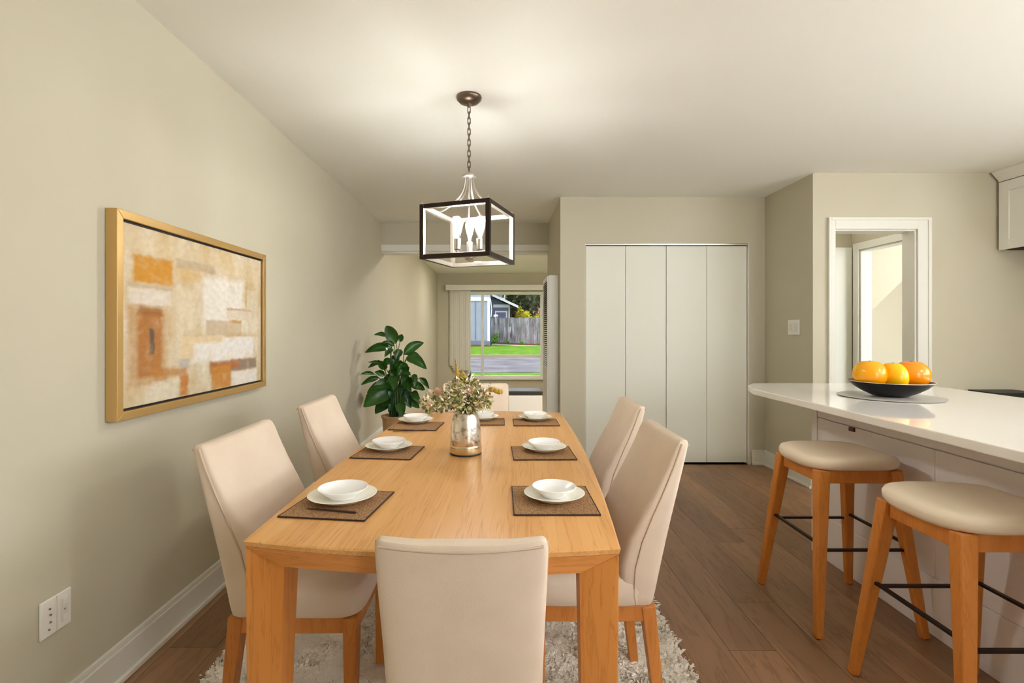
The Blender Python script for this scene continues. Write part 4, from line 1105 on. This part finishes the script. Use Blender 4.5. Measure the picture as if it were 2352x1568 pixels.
# lower wing with sloping roof, set back
WD = 34.5
def wx(px): return (px-VX)*WD/F
def wz(py): return CH-(py-VY)*WD/F
kid('wing_wall', MB().box(hx+.02, wx(1170), WD, WD+2, 0.2, wz(700)), M['siding2'], hs_)
gm = MB(); pl2 = [(hx+.02, wz(700)), (wx(1170), wz(700)), (wx(1170), wz(701)), (hx+.02, wz(682))]
gm.rings([[(x, WD, z) for x, z in pl2], [(x, WD+2, z) for x, z in pl2]])
kid('gable', gm, M['siding2'], hs_)
rm = MB(); r0, r1 = (wx(1131), wz(680)), (wx(1190), wz(707))
for y0, y1, dz, m_ in ((WD-.6, WD+2.6, 0, 'roof'),):
    rm.rings([[(x, y0, z+dz_) for x, z, dz_ in ((r0[0], r0[1], 0), (r1[0], r1[1], 0), (r1[0], r1[1], .10), (r0[0], r0[1], .10))], [(x, y1, z+dz_) for x, z, dz_ in ((r0[0], r0[1], 0), (r1[0], r1[1], 0), (r1[0], r1[1], .10), (r0[0], r0[1], .10))]])
kid('roof', rm, M['roof'], hs_)
fm_ = MB(); fm_.rings([[(x, WD-.66, z+d_) for x, z, d_ in ((r0[0], r0[1], -.04), (r1[0], r1[1], -.04), (r1[0], r1[1], .13), (r0[0], r0[1], .13))], [(x, WD-.6, z+d_) for x, z, d_ in ((r0[0], r0[1], -.04), (r1[0], r1[1], -.04), (r1[0], r1[1], .13), (r0[0], r0[1], .13))]])
kid('fascia', fm_, M['ext_white'], hs_)
kid('wing_band', MB().box(wx(1133), wx(1170)+.02, WD-.05, WD, wz(706), wz(699)), M['ext_white'], hs_)
kid('corner_board', MB().box(wx(1168), wx(1171), WD-.04, WD+.1, 0.2, wz(706)), M['ext_white'], hs_)
wn = kid('window', MB().box(wx(1137), wx(1165), WD-.05, WD, 0.9, wz(714)), M['ext_white'], hs_)
o = MB().box(wx(1140), wx(1162), WD-.06, WD-.05, 0.95, wz(717)).build('pane', M['siding2']); o.parent = wn
kid('downspout', MB().tube([(hx+.06, 29.98, 3.1), (hx+.10, 29.96, 2.8), (hx+.14, 30.0, 2.5), (hx+.10, 30.0, 2.0)], .022, 8), M['ext_white'], hs_)
kid('upper_wall', MB().box(hx+.02, wx(1161), WD+.3, WD+3, wz(690), 6.2), M['siding'], hs_)
w2 = kid('window', MB().box(wx(1150), wx(1160), WD+.22, WD+.3, wz(686), wz(668)), M['ext_white'], hs_)
o = MB().box(wx(1152), wx(1158), WD+.2, WD+.22, wz(683), wz(676)).build('pane', M['dark_glass']); o.parent = w2

def foliage(name, loc, rad, n, m_, label, size, trunk=True, cat='tree', group=None, seed=1):
    rr = random.Random(seed); t = empty(name, loc); tag(t, label, cat, group)
    mb = MB()
    blobs = [(Vector((rr.uniform(-.5,.5)*rad[0], rr.uniform(-.5,.5)*rad[1], rad[2]*rr.uniform(.75,1.5))), rr.uniform(.45,.7)) for _ in range(7)]
    for _ in range(n):
        c, s_ = rr.choice(blobs)
        q = Vector((rr.gauss(0,1), rr.gauss(0,1), rr.gauss(0,1))).normalized()*rr.uniform(.6,1)
        p = c + Vector((q.x*rad[0]*s_, q.y*rad[1]*s_, q.z*rad[2]*s_))
        if p.z < .05: p.z = .05+rr.random()*.2
        d = Vector((rr.gauss(0,1), rr.gauss(0,1), rr.gauss(0,1))).normalized(); e = d.cross(Vector((rr.random(), rr.random(), rr.random()))).normalized()
        L_ = size*rr.uniform(.6,1.3)
        mb.add([p-d*L_*.5, p+e*L_*.32, p+d*L_*.5, p-e*L_*.32], [(0,1,2,3)])
    o = mb.build('foliage', M[m_], t); o['kind'] = 'stuff'
    if trunk: MB().tube([(0,0,-.1),(.02*rad[0],0,rad[2]*.5),(0,0,rad[2])], [.05*rad[0]+.01,.04*rad[0]+.008,.02*rad[0]+.004], 8).build('trunk', M['trunk'], t)
    return t
foliage('tree', (1.0, 44, .15), (2.6, 2, 3.0), 2600, 'tree_d', 'tall dark green tree behind the house roof', .38, seed=2)
foliage('tree', (5.3, 47, .15), (2.8, 2, 3.2), 2600, 'tree_d', 'dark tree at the right behind the fence', .38, seed=3)
foliage('tree', (3.4, 53, .15), (3, 2, 3.2), 1500, 'tree_d', 'dark tree farthest back between the two nearer trees', .42, seed=8)
foliage('bush', (1.7, 36.2, .15), (.62, .8, 1.35), 1300, 'tree_y', 'yellow leafed bush rising behind the fence', .18, cat='bush', seed=4)
foliage('bush', (3.3, 38, .15), (.8, .8, 1.7), 1300, 'tree_p', 'russet bush at the right behind the fence', .18, cat='bush', seed=5)
foliage('bush', (2.75, 35.3, .15), (.5, .6, 1.15), 900, 'tree_y', 'low yellow bush just behind the fence top', .16, cat='bush', seed=6)
for i, (px, py, d, r, lab) in enumerate(((1137, 792, 32.6, .30, 'largest green shrub at the left end of the fence'), (1168, 794, 32.5, .17, 'small green shrub near the middle of the fence'), (1199, 796, 32.5, .17, 'yellowish green shrub right of the middle shrub'), (1233, 800, 32.4, .13, 'tiny green shrub at the right end of the bed'))):
    p = at(px, py, d)
    foliage('shrub', (p.x, d, p.z), (r, r, r*1.3), 260, 'shrub', lab, .10 if r > .2 else .07, cat='shrub', group='shrubs in the mulch bed', seed=30+i)
